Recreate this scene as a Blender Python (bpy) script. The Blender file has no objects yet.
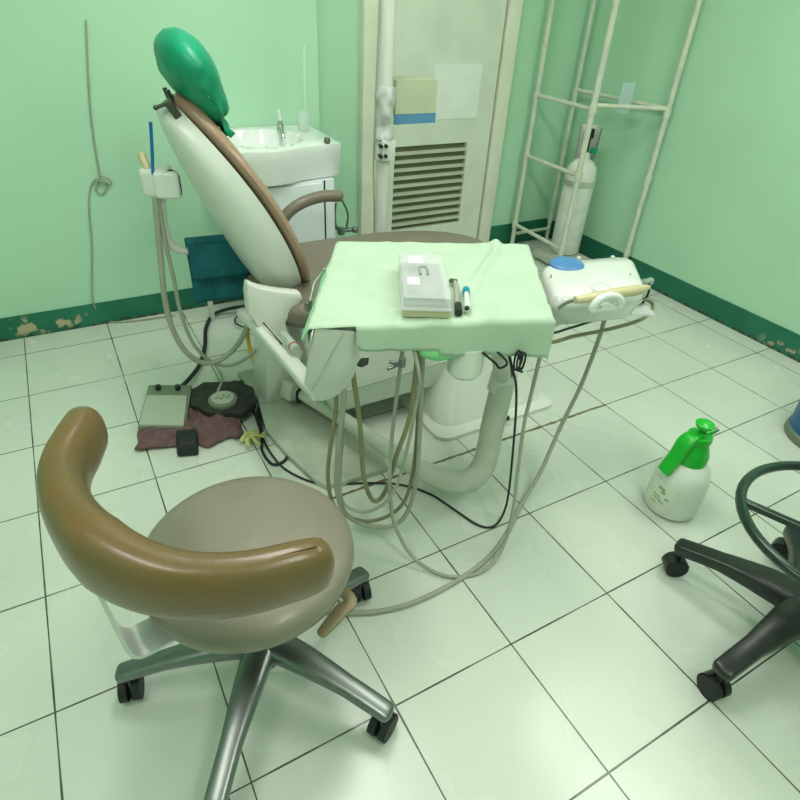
import bpy, bmesh, math, random
from mathutils import Vector, Matrix, noise
random.seed(7)
PI = math.pi
S = bpy.context.scene
COL = S.collection

# ------------------------------------------------------------------ camera
CAM = Vector((0.28368, -2.90109, 1.33464))
FPX = 584.41
def basis(yaw=0.5454782, pit=0.6152102, rol=0.0633835):
    cy, sy, cp, sp, cr, sr = math.cos(yaw), math.sin(yaw), math.cos(pit), math.sin(pit), math.cos(rol), math.sin(rol)
    f = Vector((sy*cp, cy*cp, -sp)); r = Vector((cy, -sy, 0)); u = r.cross(f)
    return cr*r+sr*u, -sr*r+cr*u, f
RV, UV, FV = basis()
def at(px, py, ax, v):
    """surveying helper: the point seen at a picture position that lies at a known height or depth"""
    d = FV*FPX + RV*(px-400) + UV*(400-py)
    i = 'xyz'.index(ax)
    return CAM + d*((v-CAM[i])/d[i])
def atp(px, py, P, n):
    d = FV*FPX + RV*(px-400) + UV*(400-py); n = Vector(n)
    return CAM + d*((Vector(P)-CAM).dot(n)/d.dot(n))
cd = bpy.data.cameras.new('camera'); co = bpy.data.objects.new('camera', cd); COL.objects.link(co)
cd.sensor_width = 36; cd.sensor_fit = 'HORIZONTAL'; cd.lens = 36*FPX/800; cd.clip_start = .05
m = Matrix((RV, UV, -FV)).transposed().to_4x4(); m.translation = CAM
co.matrix_world = m; S.camera = co

# ------------------------------------------------------------------ materials
def mat(name, col, rough=.5, metal=0, spec=.5, coat=0, noise_amt=0, noise_scale=8, col2=None, bump=0, bump_scale=60, trans=0, alpha=1, ior=1.45, sss=0):
    M = bpy.data.materials.new(name); M.use_nodes = True
    nt = M.node_tree; b = nt.nodes['Principled BSDF']
    b.inputs['Base Color'].default_value = (*col, 1); b.inputs['Roughness'].default_value = rough
    b.inputs['Metallic'].default_value = metal; b.inputs['Specular IOR Level'].default_value = spec
    b.inputs['Coat Weight'].default_value = coat; b.inputs['Coat Roughness'].default_value = .15
    b.inputs['Transmission Weight'].default_value = trans; b.inputs['Alpha'].default_value = alpha; b.inputs['IOR'].default_value = ior
    tc = nt.nodes.new('ShaderNodeTexCoord')
    nz = nt.nodes.new('ShaderNodeTexNoise'); nz.inputs['Scale'].default_value = noise_scale; nz.inputs['Detail'].default_value = 5
    nt.links.new(tc.outputs['Object'], nz.inputs['Vector'])
    c2 = col2 or tuple(c*(1-max(noise_amt, .06)) for c in col)
    mx = nt.nodes.new('ShaderNodeMix'); mx.data_type = 'RGBA'
    mx.inputs['A'].default_value = (*col, 1); mx.inputs['B'].default_value = (*c2, 1)
    mr = nt.nodes.new('ShaderNodeMapRange'); mr.inputs['From Min'].default_value = .42; mr.inputs['From Max'].default_value = .68
    nt.links.new(nz.outputs['Fac'], mr.inputs['Value']); nt.links.new(mr.outputs['Result'], mx.inputs['Factor'])
    nt.links.new(mx.outputs['Result'], b.inputs['Base Color'])
    if bump:
        n2 = nt.nodes.new('ShaderNodeTexNoise'); n2.inputs['Scale'].default_value = bump_scale; n2.inputs['Detail'].default_value = 4
        nt.links.new(tc.outputs['Object'], n2.inputs['Vector'])
        bp = nt.nodes.new('ShaderNodeBump'); bp.inputs['Strength'].default_value = bump; bp.inputs['Distance'].default_value = .004
        nt.links.new(n2.outputs['Fac'], bp.inputs['Height']); nt.links.new(bp.outputs['Normal'], b.inputs['Normal'])
    return M
W = mat('white_plastic', (.72, .74, .69), .32, coat=.25, noise_amt=.06, noise_scale=5)
W2 = mat('glossy_white_plastic', (.76, .785, .76), .16, coat=.6)
WG = mat('aged_white_plastic', (.55, .58, .50), .4, noise_amt=.12, noise_scale=9)
PLATE = mat('plinth_paint', (.44, .48, .39), .45, noise_amt=.2, noise_scale=12)
CER = mat('ceramic', (.85, .88, .87), .1, coat=.5)
CAB = mat('cabinet_laminate', (.80, .85, .88), .22, coat=.3)
BROWN = mat('taupe_vinyl', (.20, .17, .13), .42, coat=.15, bump=.15, bump_scale=180, noise_amt=.08)
SEATV = mat('stool_seat_vinyl', (.225, .203, .155), .38, coat=.12, bump=.12, bump_scale=220, noise_amt=.06)
RIMV = mat('bronze_vinyl', (.37, .235, .165), .3, coat=.5, bump=.08, bump_scale=200)
GOLD = mat('golden_brown_vinyl', (.165, .097, .032), .36, coat=.3, bump=.12, bump_scale=200, col2=(.125, .092, .034), noise_scale=6)
HOSE = mat('grey_hose', (.36, .37, .30), .5, noise_amt=.1, noise_scale=20)
HOSE2 = mat('olive_hose', (.25, .24, .13), .5, noise_amt=.2, noise_scale=14)
BLK = mat('black_plastic', (.018, .024, .02), .35, coat=.1)
BLKR = mat('black_rubber', (.014, .018, .017), .6)
DKG = mat('dark_green_black_metal', (.012, .032, .022), .28, coat=.4)
CHR = mat('brushed_aluminium', (.55, .58, .55), .3, metal=.9, noise_amt=.1, noise_scale=30)
CHRD = mat('dull_steel', (.22, .24, .23), .32, metal=.85, noise_amt=.1, noise_scale=30)
ALW = mat('pale_painted_aluminium', (.62, .65, .62), .28, metal=.4)
CREAM = mat('cream_plastic', (.62, .54, .33), .35)
PIPEW = mat('cream_pipe_paint', (.66, .69, .58), .35, noise_amt=.12, noise_scale=20)
GASW = mat('cylinder_paint', (.80, .82, .78), .35, noise_amt=.12, noise_scale=16)
BLUE = mat('blue_knob_plastic', (.09, .26, .56), .4, noise_amt=.15)
BLUE2 = mat('blue_bin_plastic', (.006, .11, .30), .35)
BLUE3 = mat('blue_straw_plastic', (.01, .17, .45), .3)
CARDB = mat('blue_print_card', (.10, .27, .46), .6)
CARDW = mat('pale_card', (.52, .56, .40), .65, noise_amt=.1)
PAPER = mat('paper', (.84, .86, .82), .8)
TOWEL = mat('teal_terry', (.015, .17, .21), .95, bump=1, bump_scale=500, noise_amt=.3, noise_scale=25)
MAUVE = mat('mauve_towel_cloth', (.20, .115, .12), .95, bump=1, bump_scale=400, noise_amt=.35, noise_scale=30)
GREENBAG = mat('emerald_cover', (.005, .32, .17), .4, noise_amt=.25, noise_scale=14)
GRN = mat('bright_green_plastic', (.01, .47, .03), .33, coat=.2)
BOTTLE = mat('frosted_plastic', (.74, .78, .72), .28, coat=.2, noise_amt=.05, noise_scale=6)
LABEL = mat('bottle_label', (.70, .75, .64), .5, noise_amt=.06)
INK = mat('pale_ink', (.33, .43, .25), .6)
PEDAL = mat('pedal_plastic', (.42, .47, .38), .35, coat=.2)
PEDALD = mat('pedal_dark_plastic', (.17, .215, .155), .45)
PAD = mat('pedal_rubber', (.035, .038, .033), .75, bump=.6, bump_scale=140, noise_amt=.4, noise_scale=30)
YEL = mat('yellow_ribbon', (.50, .50, .16), .6)
YELT = mat('yellow_tube', (.62, .40, .03), .45)
DARK = mat('shadow_gap', (.012, .016, .012), .8)
TEAL = mat('teal_ring', (.0, .30, .38), .35)
PINKT = mat('pinkish_metal', (.62, .56, .52), .25, metal=.5)
BEIGE = mat('beige_tray_plastic', (.56, .52, .34), .5)
CONTENT = mat('grey_contents', (.42, .45, .44), .5, metal=.4)
CLEAR = mat('clear_plastic', (.87, .90, .90), .18, alpha=.42)
CLEAR2 = mat('thin_clear_plastic', (.8, .9, .85), .1, alpha=.25)
GLASS = mat('clear_glass', (.9, 1, .95), .04, trans=1, alpha=1, ior=1.3)
TAGP = mat('pale_blue_card', (.52, .66, .68), .6)
RED = mat('red_ring', (.5, .06, .04), .4)
DOORP = mat('door_paint', (.73, .765, .665), .5, noise_amt=.08, noise_scale=7)
FRAMEP = mat('door_frame_paint', (.80, .79, .67), .45, noise_amt=.08, noise_scale=6)
SLAT = mat('louver_slat_paint', (.62, .66, .52), .5)
LOUV = mat('louver_back', (.16, .18, .11), .8)
CEILP = mat('ceiling_paint', (.75, .80, .74), .9)

def cloth_mat():
    M = mat('green_paper_cloth', (.50, .635, .495), .85, noise_amt=.04, noise_scale=10)
    nt = M.node_tree; b = nt.nodes['Principled BSDF']
    tc = nt.nodes.new('ShaderNodeTexCoord'); wv = nt.nodes.new('ShaderNodeTexWave')
    wv.inputs['Scale'].default_value = 160; wv.bands_direction = 'X'
    nt.links.new(tc.outputs['Object'], wv.inputs['Vector'])
    bp = nt.nodes.new('ShaderNodeBump'); bp.inputs['Strength'].default_value = .25; bp.inputs['Distance'].default_value = .001
    nt.links.new(wv.outputs['Fac'], bp.inputs['Height']); nt.links.new(bp.outputs['Normal'], b.inputs['Normal'])
    return M
CLOTH = cloth_mat()

def wall_mat():
    M = mat('mint_wall_paint', (.455, .725, .525), .62, spec=.3, noise_amt=.07, noise_scale=1.4, bump=.15, bump_scale=12)
    return M
WALL = wall_mat()

def band_mat():
    M = bpy.data.materials.new('dark_green_band_paint'); M.use_nodes = True; nt = M.node_tree; L = nt.links.new
    b = nt.nodes['Principled BSDF']; b.inputs['Roughness'].default_value = .45
    g = nt.nodes.new('ShaderNodeNewGeometry')
    def nz(scale, det=6):
        n = nt.nodes.new('ShaderNodeTexNoise'); n.inputs['Scale'].default_value = scale; n.inputs['Detail'].default_value = det
        L(g.outputs['Position'], n.inputs['Vector']); return n
    def mrange(src, a, b_, c=0, d=1):
        r = nt.nodes.new('ShaderNodeMapRange'); r.inputs['From Min'].default_value = a; r.inputs['From Max'].default_value = b_
        r.inputs['To Min'].default_value = c; r.inputs['To Max'].default_value = d; L(src, r.inputs['Value']); return r.outputs['Result']
    def mix(f, A, B):
        x = nt.nodes.new('ShaderNodeMix'); x.data_type = 'RGBA'; L(f, x.inputs['Factor'])
        for k, v in (('A', A), ('B', B)):
            if isinstance(v, tuple): x.inputs[k].default_value = (*v, 1)
            else: L(v, x.inputs[k])
        return x.outputs['Result']
    def mth(op, a, c):
        n = nt.nodes.new('ShaderNodeMath'); n.operation = op
        for i, v in enumerate((a, c)):
            if isinstance(v, (int, float)): n.inputs[i].default_value = v
            else: L(v, n.inputs[i])
        return n.outputs[0]
    sep = nt.nodes.new('ShaderNodeSeparateXYZ'); L(g.outputs['Position'], sep.inputs[0])
    base = mix(mrange(nz(5).outputs['Fac'], .45, .7), (.008, .135, .075), (.016, .18, .115))
    # peeling: flaked patches low on the band, in two stretches of wall
    def stretch(axis, c, w):
        return mrange(mth('ABSOLUTE', mth('SUBTRACT', sep.outputs[axis], c), 0), w, w*.6)
    p1 = mth('MULTIPLY', stretch('X', .10, .18), mrange(sep.outputs['Y'], -.4, -.3))
    p2 = mth('MULTIPLY', stretch('Y', -1.78, .2), mrange(sep.outputs['Z'], .06, .03))
    zone = mth('MAXIMUM', p1, p2)
    zf = mrange(mth('ABSOLUTE', mth('SUBTRACT', sep.outputs['Z'], .05), 0), .055, .02)
    flake = mth('MULTIPLY', mth('MULTIPLY', zone, zf), mrange(nz(17, 8).outputs['Fac'], .53, .56))
    c = mix(flake, base, (.46, .40, .26))
    foot = mth('MULTIPLY', mrange(sep.outputs['Z'], .022, .006), mrange(nz(40).outputs['Fac'], .45, .55))
    c = mix(foot, c, (.03, .03, .015))
    L(c, b.inputs['Base Color'])
    return M
BAND = band_mat()

def floor_mat():
    M = bpy.data.materials.new('white_floor_tiles'); M.use_nodes = True; nt = M.node_tree; L = nt.links.new
    b = nt.nodes['Principled BSDF']
    g = nt.nodes.new('ShaderNodeNewGeometry'); sep = nt.nodes.new('ShaderNodeSeparateXYZ'); L(g.outputs['Position'], sep.inputs[0])
    def mth(op, *a):
        n = nt.nodes.new('ShaderNodeMath'); n.operation = op
        for i, v in enumerate(a):
            if isinstance(v, (int, float)): n.inputs[i].default_value = v
            else: L(v, n.inputs[i])
        return n.outputs[0]
    def mrange(src, a, b_, c=0, d=1):
        r = nt.nodes.new('ShaderNodeMapRange'); r.inputs['From Min'].default_value = a; r.inputs['From Max'].default_value = b_
        r.inputs['To Min'].default_value = c; r.inputs['To Max'].default_value = d; L(src, r.inputs['Value']); return r.outputs['Result']
    def nz(scale, det=5):
        n = nt.nodes.new('ShaderNodeTexNoise'); n.inputs['Scale'].default_value = scale; n.inputs['Detail'].default_value = det
        L(g.outputs['Position'], n.inputs['Vector']); return n.outputs['Fac']
    def mix(f, A, B):
        x = nt.nodes.new('ShaderNodeMix'); x.data_type = 'RGBA'; L(f, x.inputs['Factor'])
        for k, v in (('A', A), ('B', B)):
            if isinstance(v, tuple): x.inputs[k].default_value = (*v, 1)
            else: L(v, x.inputs[k])
        return x.outputs['Result']
    T = 1/3
    def dist(axis):   # distance in metres to the nearest joint
        s = mth('DIVIDE', sep.outputs[axis], T)
        fr = mth('FRACT', mth('ADD', s, 100.5))
        return mth('MULTIPLY', mth('ABSOLUTE', mth('SUBTRACT', fr, .5)), T)
    d = mth('MINIMUM', dist('X'), dist('Y'))
    wid = mrange(nz(7), .3, .7, .0013, .0026)
    line = mth('LESS_THAN', d, wid)
    # one tile = one tone
    cell = nt.nodes.new('ShaderNodeCombineXYZ')
    L(mth('ROUND', mth('SUBTRACT', mth('DIVIDE', sep.outputs['X'], T), .5)), cell.inputs[0]); L(mth('ROUND', mth('SUBTRACT', mth('DIVIDE', sep.outputs['Y'], T), .5)), cell.inputs[1])
    wn = nt.nodes.new('ShaderNodeTexWhiteNoise'); wn.noise_dimensions = '3D'; L(cell.outputs[0], wn.inputs['Vector'])
    tile = mix(wn.outputs['Value'], (.60, .65, .585), (.64, .685, .61))
    tile = mix(mrange(nz(2.2, 2), .35, .8, 0, .35), tile, (.54, .60, .51))
    spots = mth('GREATER_THAN', nz(55, 2), .80)
    tile = mix(spots, tile, (.22, .22, .15))
    grout = mix(mrange(nz(11), .4, .62), (.10, .12, .075), (.05, .06, .035))
    c = mix(line, tile, grout)
    # worn brown joint along the chair plinth
    ry = mth('ABSOLUTE', mth('ADD', sep.outputs['Y'], 5*T))
    inx = mth('MULTIPLY', mth('GREATER_THAN', sep.outputs['X'], .78), mth('LESS_THAN', sep.outputs['X'], 2.0))
    crack = mth('MULTIPLY', inx, mth('LESS_THAN', ry, mrange(nz(30), .3, .7, .002, .0085)))
    c = mix(crack, c, (.17, .14, .08))
    L(c, b.inputs['Base Color'])
    rg = mrange(nz(4, 2), .3, .75, .2, .32); L(rg, b.inputs['Roughness'])
    b.inputs['Specular IOR Level'].default_value = .5
    bp = nt.nodes.new('ShaderNodeBump'); bp.inputs['Strength'].default_value = .4; bp.inputs['Distance'].default_value = .001
    L(mth('SUBTRACT', 1, line), bp.inputs['Height']); L(bp.outputs['Normal'], b.inputs['Normal'])
    return M
FLOOR = floor_mat()

# ------------------------------------------------------------------ mesh helpers
def V(*a): return Vector(a)
def smooth_path(pts, per=6, closed=False):
    P = [Vector(p) for p in pts]; n = len(P); out = []
    segs = n if closed else n-1
    for i in range(segs):
        g = (lambda k: P[k % n]) if closed else (lambda k: P[max(0, min(n-1, k))])
        p0, p1, p2, p3 = g(i-1), g(i), g(i+1), g(i+2)
        for k in range(per):
            t = k/per
            out.append(.5*((2*p1)+(p2-p0)*t+(2*p0-5*p1+4*p2-p3)*t*t+(3*p1-p0-3*p2+p3)*t**3))
    if not closed: out.append(P[-1].copy())
    return out
def lerp_list(L_, n):
    if not isinstance(L_, (list, tuple)): return [L_]*n
    out = []
    for i in range(n):
        t = i/(n-1)*(len(L_)-1); k = min(int(t), len(L_)-2); f = t-k
        out.append(L_[k]*(1-f)+L_[k+1]*f)
    return out
def bridge(bm, rings, closed=False, cap=True):
    vr = [[bm.verts.new(p) for p in r] for r in rings]
    n = len(vr[0])
    for a in range(len(vr) if closed else len(vr)-1):
        A, B = vr[a], vr[(a+1) % len(vr)]
        for i in range(n):
            try: bm.faces.new((A[i], A[(i+1) % n], B[(i+1) % n], B[i]))
            except ValueError: pass
    if cap and not closed:
        bm.faces.new(list(reversed(vr[0]))); bm.faces.new(vr[-1])
def tube(bm, pts, r, seg=10, per=6, closed=False, smooth=True, sec=None, up=None, roundcap=False):
    """sweep; r number or list; sec optional (a,b,power) superellipse half sizes relative to r"""
    P = smooth_path(pts, per, closed) if smooth else [Vector(p) for p in pts]
    n = len(P); R = lerp_list(r, n)
    if roundcap and not closed:
        t0 = (P[0]-P[1]).normalized(); t1 = (P[-1]-P[-2]).normalized()
        h0, h1 = [], []
        for a in (75, 55, 30, 0):
            pass
        pre = [(P[0]+t0*R[0]*math.sin(math.radians(a))*roundcap, R[0]*max(.08, math.cos(math.radians(a)))) for a in (88, 70, 50, 25)]
        post = [(P[-1]+t1*R[-1]*math.sin(math.radians(a))*roundcap, R[-1]*max(.08, math.cos(math.radians(a)))) for a in (25, 50, 70, 88)]
        P = [p for p, _ in pre]+P+[p for p, _ in post]; R = [q for _, q in pre]+R+[q for _, q in post]; n = len(P)
    rings = []; nrm = None
    for i in range(n):
        if closed: t = (P[(i+1) % n]-P[i-1]).normalized()
        else: t = (P[min(n-1, i+1)]-P[max(0, i-1)]).normalized()
        if up is not None:
            b_ = t.cross(Vector(up)).normalized(); nrm = b_.cross(t).normalized()
        else:
            if nrm is None:
                a = Vector((0, 0, 1)) if abs(t.z) < .9 else Vector((1, 0, 0)); nrm = (a-t*a.dot(t)).normalized()
            else:
                nrm = (nrm-t*nrm.dot(t)); nrm = nrm.normalized() if nrm.length > 1e-6 else Vector((1, 0, 0))
            b_ = t.cross(nrm)
        ring = []
        for k in range(seg):
            a = 2*PI*k/seg; c, s = math.cos(a), math.sin(a)
            if sec:
                sa, sb, pw = sec
                c = math.copysign(abs(c)**(2/pw), c)*sa; s = math.copysign(abs(s)**(2/pw), s)*sb
            ring.append(P[i]+b_*c*R[i]+nrm*s*R[i])
        rings.append(ring)
    bridge(bm, rings, closed)
def box(bm, c, s, rot=None, bev=0, seg=2):
    M = Matrix.Translation(Vector(c)) @ (rot.to_4x4() if rot else Matrix())
    M = M @ Matrix.Diagonal((*s, 1))
    r = bmesh.ops.create_cube(bm, size=1, matrix=M)
    if bev:
        es = {e for v in r['verts'] for e in v.link_edges}
        bmesh.ops.bevel(bm, geom=list(es), offset=bev, segments=seg, affect='EDGES', profile=.6)
def lathe(bm, prof, c=(0, 0, 0), seg=28, rot=None, ang=(0, 2*PI)):
    full = abs(ang[1]-ang[0]-2*PI) < 1e-6
    M = Matrix.Translation(Vector(c)) @ (rot.to_4x4() if rot else Matrix())
    cols = []
    n = seg if full else seg+1
    for i in range(n):
        a = ang[0]+(ang[1]-ang[0])*i/seg
        cols.append([bm.verts.new(M @ Vector((r*math.cos(a), r*math.sin(a), z))) for r, z in prof])
    for i in range(seg):
        A, B = cols[i], cols[(i+1) % n]
        for k in range(len(prof)-1):
            try: bm.faces.new((A[k], B[k], B[k+1], A[k+1]))
            except ValueError: pass
    bmesh.ops.remove_doubles(bm, verts=[v for cc in cols for v in cc], dist=1e-5)
def prism(bm, pts3, ext, bev=0):
    """closed polygon of 3D points extruded by a vector"""
    a = [bm.verts.new(Vector(p)) for p in pts3]; b_ = [bm.verts.new(Vector(p)+Vector(ext)) for p in pts3]; n = len(a)
    fs = [bm.faces.new(a), bm.faces.new(list(reversed(b_)))]
    for i in range(n): fs.append(bm.faces.new((a[i], b_[i], b_[(i+1) % n], a[(i+1) % n])))
    bmesh.ops.recalc_face_normals(bm, faces=fs)
    if bev: bmesh.ops.bevel(bm, geom=list({e for f in fs for e in f.edges}), offset=bev, segments=2, affect='EDGES', profile=.6)
def hull(bm, pts, bev=0):
    vs = [bm.verts.new(Vector(p)) for p in pts]
    r = bmesh.ops.convex_hull(bm, input=vs)
    bmesh.ops.delete(bm, geom=[v for v in r['geom_interior'] if isinstance(v, bmesh.types.BMVert)], context='VERTS')
    bmesh.ops.dissolve_limit(bm, angle_limit=.03, verts=bm.verts[:], edges=bm.edges[:])
    if bev: bmesh.ops.bevel(bm, geom=bm.edges[:], offset=bev, segments=2, affect='EDGES', profile=.6)
def sphere(bm, c, r, sc=(1, 1, 1), rot=None, u=18, v=12):
    M = Matrix.Translation(Vector(c)) @ (rot.to_4x4() if rot else Matrix()) @ Matrix.Diagonal((*[r*k for k in sc], 1))
    bmesh.ops.create_uvsphere(bm, u_segments=u, v_segments=v, radius=1, matrix=M)
def rod(bm, a, b_, r, seg=12, r2=None):
    tube(bm, [a, b_], [r, r if r2 is None else r2], seg, smooth=False)
def rz(a): return Matrix.Rotation(a, 3, 'Z')
def align(d):
    return Vector((0, 0, 1)).rotation_difference(Vector(d).normalized()).to_matrix()

def obj(name, build, m, parent=None, sharp=35, mats=None, label=None, solid=0, sub=0):
    bm = bmesh.new(); build(bm)
    bmesh.ops.recalc_face_normals(bm, faces=bm.faces[:])
    me = bpy.data.meshes.new(name); bm.to_mesh(me); bm.free()
    me.materials.append(m)
    me.polygons.foreach_set('use_smooth', [True]*len(me.polygons))
    try: me.set_sharp_from_angle(angle=math.radians(sharp))
    except Exception: pass
    o = bpy.data.objects.new(name, me); COL.objects.link(o)
    if parent is not None:
        o.parent = parent
        root = parent
        while root.parent: root = root.parent
        if parent is root and root.type == 'EMPTY':
            o.matrix_parent_inverse = root.matrix_basis.inverted()
    if solid:
        md = o.modifiers.new('solid', 'SOLIDIFY'); md.thickness = solid; md.offset = 0
    if sub:
        md = o.modifiers.new('sub', 'SUBSURF'); md.levels = md.render_levels = sub
    if label: o['label'] = label
    return o
def thing(name, label, cat, loc, group=None):
    o = bpy.data.objects.new(name, None); COL.objects.link(o); o.location = loc; o.empty_display_size = .05
    o['label'] = label; o['category'] = cat
    if group: o['group'] = group
    return o
def tag(o, label, cat, group=None):
    o['label'] = label; o['category'] = cat
    if group: o['group'] = group
    return o
def struct(name, build, m, **k):
    o = obj(name, build, m, **k); o['kind'] = 'structure'; return o

# ------------------------------------------------------------------ room
YB, YD, XS, XR = -.178, -.045, 1.41, 3.11       # left stretch of back wall, door stretch, step, right wall
XL, YF, ZC = -1.5, -4.6, 2.6
struct('floor', lambda b: box(b, ((XL+XR)/2, (YF+.1)/2, -.05), (XR-XL+.4, .3-YF, .1)), FLOOR)
struct('ceiling', lambda b: box(b, ((XL+XR)/2, (YF+.1)/2, ZC+.05), (XR-XL+.4, .3-YF, .1)), CEILP)
struct('wall_back', lambda b: prism(b, [(XL, YB, 0), (XS, YB, 0), (XS, YD, 0), (XR, YD, 0), (XR, .12, 0), (XL, .12, 0)], (0, 0, ZC)), WALL)
struct('wall_right', lambda b: box(b, (XR+.06, (YF+.12)/2, ZC/2), (.12, .12-YF, ZC)), WALL)
struct('wall_left', lambda b: box(b, (XL-.06, (YF+.12)/2, ZC/2), (.12, .12-YF, ZC)), WALL)
struct('wall_front', lambda b: box(b, ((XL+XR)/2, YF-.06, ZC/2), (XR-XL+.24, .12, ZC)), WALL)
BH = .105
def bb(name, x0, x1, y0, y1, h=BH): struct(name, lambda b: box(b, ((x0+x1)/2, (y0+y1)/2, h/2), (x1-x0, y1-y0, h)), BAND)
bb('baseboard_back', XL, XS+.004, YB-.005, YB)
bb('baseboard_back_alcove', XS+.001, 1.672, YD-.005, YD)
bb('baseboard_back_corner', 2.575, XR, YD-.005, YD, .135)
bb('baseboard_right', XR-.005, XR, YF, YD, .118)

# door with louver
DL, DR_ = 1.76, 2.478; HX0, HX1, HZ0, HZ1 = 1.872, 2.330, .205, .65; yf = YD-.028
def leaf(b):
    for x0, x1, z0, z1 in ((DL, HX0, .01, 2.0), (HX1, DR_, .01, 2.0), (HX0, HX1, .01, HZ0), (HX0, HX1, HZ1, 2.0)):
        box(b, ((x0+x1)/2, (yf+YD-.002)/2, (z0+z1)/2), (x1-x0, YD-.002-yf, z1-z0))
door = struct('door_1', leaf, DOORP)
obj('louver_backing', lambda b: box(b, ((HX0+HX1)/2, YD-.003, (HZ0+HZ1)/2), (HX1-HX0, .003, HZ1-HZ0)), LOUV, door)
def slats(b):
    n = 10; p = (HZ1-HZ0)/(n+.6)
    for i in range(n):
        z = HZ0+p*(i+.72)
        rot = Matrix.Rotation(math.radians(12), 3, 'X')
        box(b, ((HX0+HX1)/2, yf+.011, z), (HX1-HX0, .030, .007), rot)
obj('louver', slats, SLAT, door)
def casing(b):
    box(b, (1.715, YD-.02, 1.02), (.078, .045, 2.06), bev=.004); box(b, (2.53, YD-.02, 1.02), (.082, .045, 2.06), bev=.004)
    box(b, (2.12, YD-.02, 2.06), (.9, .045, .08), bev=.004)
struct('trim_1', casing, FRAMEP)
tag(obj('door_notice', lambda b: box(b, (2.225, yf-.0015, .90), (.29, .003, .255)), PAPER), 'blank pale paper notice stuck on the door above the louver', 'notice')

# wall cord
wp = lambda x, y: at(x, y, 'y', YB-.006)
def cord(b):
    P = [wp(86, 20), wp(88, 70), wp(90, 105), wp(94, 140), wp(99, 170), wp(100, 178), wp(96, 190), wp(103, 194), wp(107, 186), wp(100, 178), wp(92, 184), wp(89, 205), wp(92, 245), wp(92, 285)]
    P += [at(94, 305, 'y', YB-.012), at(103, 318, 'z', .012), at(112, 322, 'z', .006), at(140, 320, 'z', .006), at(175, 315, 'z', .006)]
    P[9] = P[9]+V(0, -.012, 0)
    tube(b, P, .0032, 8)
    tube(b, [wp(97, 174)+V(0, -.012, 0), wp(108, 178)+V(0, -.01, 0), wp(111, 184)+V(0, -.006, 0), wp(104, 181)+V(0, -.012, 0), wp(97, 180)+V(0, -.012, 0)], .003, 8)
tag(obj('wall_cord', cord, HOSE), 'thin grey cord hanging down the green wall with a knotted loop', 'cord')
# ------------------------------------------------------------------ sink unit
sk = thing('wash_basin_cabinet', 'white ceramic wash basin on a glossy white cabinet behind the dental chair', 'sink', (1.06, -.36, 0))
def fy(x):
    t = (x-.86)/(1.36-.86)
    return -.535-.055*math.exp(-((t-.35)/.27)**2) + .02*max(0, (t-.75)/.25)**2
def basin(b):
    nx, ny = 36, 22; x0, x1 = .86, 1.362; top = {}; yb = YB-.003
    for i in range(nx+1):
        x = x0+(x1-x0)*i/nx
        for j in range(ny+1):
            y = fy(x)+(yb-fy(x))*j/ny
            q = math.sqrt(((x-1.06)/.165)**2+((y+.385)/.15)**2)
            z = .797+.004*(j/ny) - .085*max(0, 1-q**3.5)**.6*(q < 1) 
            e = min(min(i, nx-i)/nx*6, min(j+.0, 99)/ny*6, 1); z -= .008*(1-e)**2
            top[i, j] = b.verts.new((x, y, z))
    for i in range(nx):
        for j in range(ny): b.faces.new((top[i, j], top[i+1, j], top[i+1, j+1], top[i, j+1]))
    loop = [(i, 0) for i in range(nx)]+[(nx, j) for j in range(ny)]+[(i, ny) for i in range(nx, 0, -1)]+[(0, j) for j in range(ny, 0, -1)]
    prev = [top[k] for k in loop]
    cx, cy = 1.11, -.37
    for f, z in ((1.008, .782), (1.0, .75), (.97, .66)):
        ring = []
        for k in loop:
            c = top[k].co; y = cy+(c.y-cy)*f if c.y < -.3 else c.y
            ring.append(b.verts.new((cx+(c.x-cx)*f, y, z)))
        for a in range(len(loop)):
            c_ = (a+1) % len(loop); b.faces.new((prev[a], prev[c_], ring[c_], ring[a]))
        prev = ring
    b.faces.new(prev)
obj('basin', basin, CER, sk, sharp=50)
obj('cabinet_body', lambda b: box(b, (1.155, (YB-.003-.545)/2, .329), (.33, .545+YB-.003, .652), bev=.004), CAB, sk)
cdoor = obj('door', lambda b: box(b, (1.13, -.552, .33), (.27, .014, .63), bev=.004), CAB, sk)
obj('seam', lambda b: box(b, (1.273, -.5462, .33), (.006, .004, .645)), DARK, sk)
def faucet(b):
    p = at(281, 138, 'y', -.27); 
    lathe(b, [(.001, -.01), (.016, -.01), (.014, .01), (.010, .03), (.001, .032)], (p.x, p.y, .81))
    tube(b, [(p.x, p.y, .81), (p.x-.01, p.y-.03, .815), (p.x-.02, p.y-.08, .80), (p.x-.022, p.y-.09, .785)], .009, 10)
fa = obj('faucet', faucet, CHR, sk)
def fh(b):
    p = at(281, 138, 'y', -.27)
    tube(b, [(p.x, p.y, .815), (p.x, p.y, .85), (p.x-.003, p.y, .875)], [.012, .010, .008], 10, roundcap=.8)
obj('faucet_handle', fh, W2, fa)
def drainknob(b):
    p = at(327, 141, 'z', .80); lathe(b, [(.001, -.008), (.013, -.008), (.013, .006), (.009, .012), (.001, .013)], (p.x, p.y, .802))
obj('chrome_knob', drainknob, CHRD, sk)
cup = thing('glass_tumbler', 'small clear tumbler with a tall pale tube standing on the basin rim', 'tumbler', (1.22, -.3, .785))
p0 = at(304, 138, 'y', -.3)
obj('cup', lambda b: lathe(b, [(.001, 0), (.026, 0), (.032, .075), (.030, .075), (.024, .004), (.001, .004)], (p0.x, -.3, .801)), CLEAR2, cup)
obj('tube', lambda b: rod(b, (p0.x+.008, -.3, .806), (p0.x+.022, -.285, 1.12), .007), CLEAR2, cup)
vl = thing('angle_valve', 'chrome angle valve with braided hoses beside the basin cabinet', 'valve', (1.33, YB-.03, .3))
vy = -.33
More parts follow.
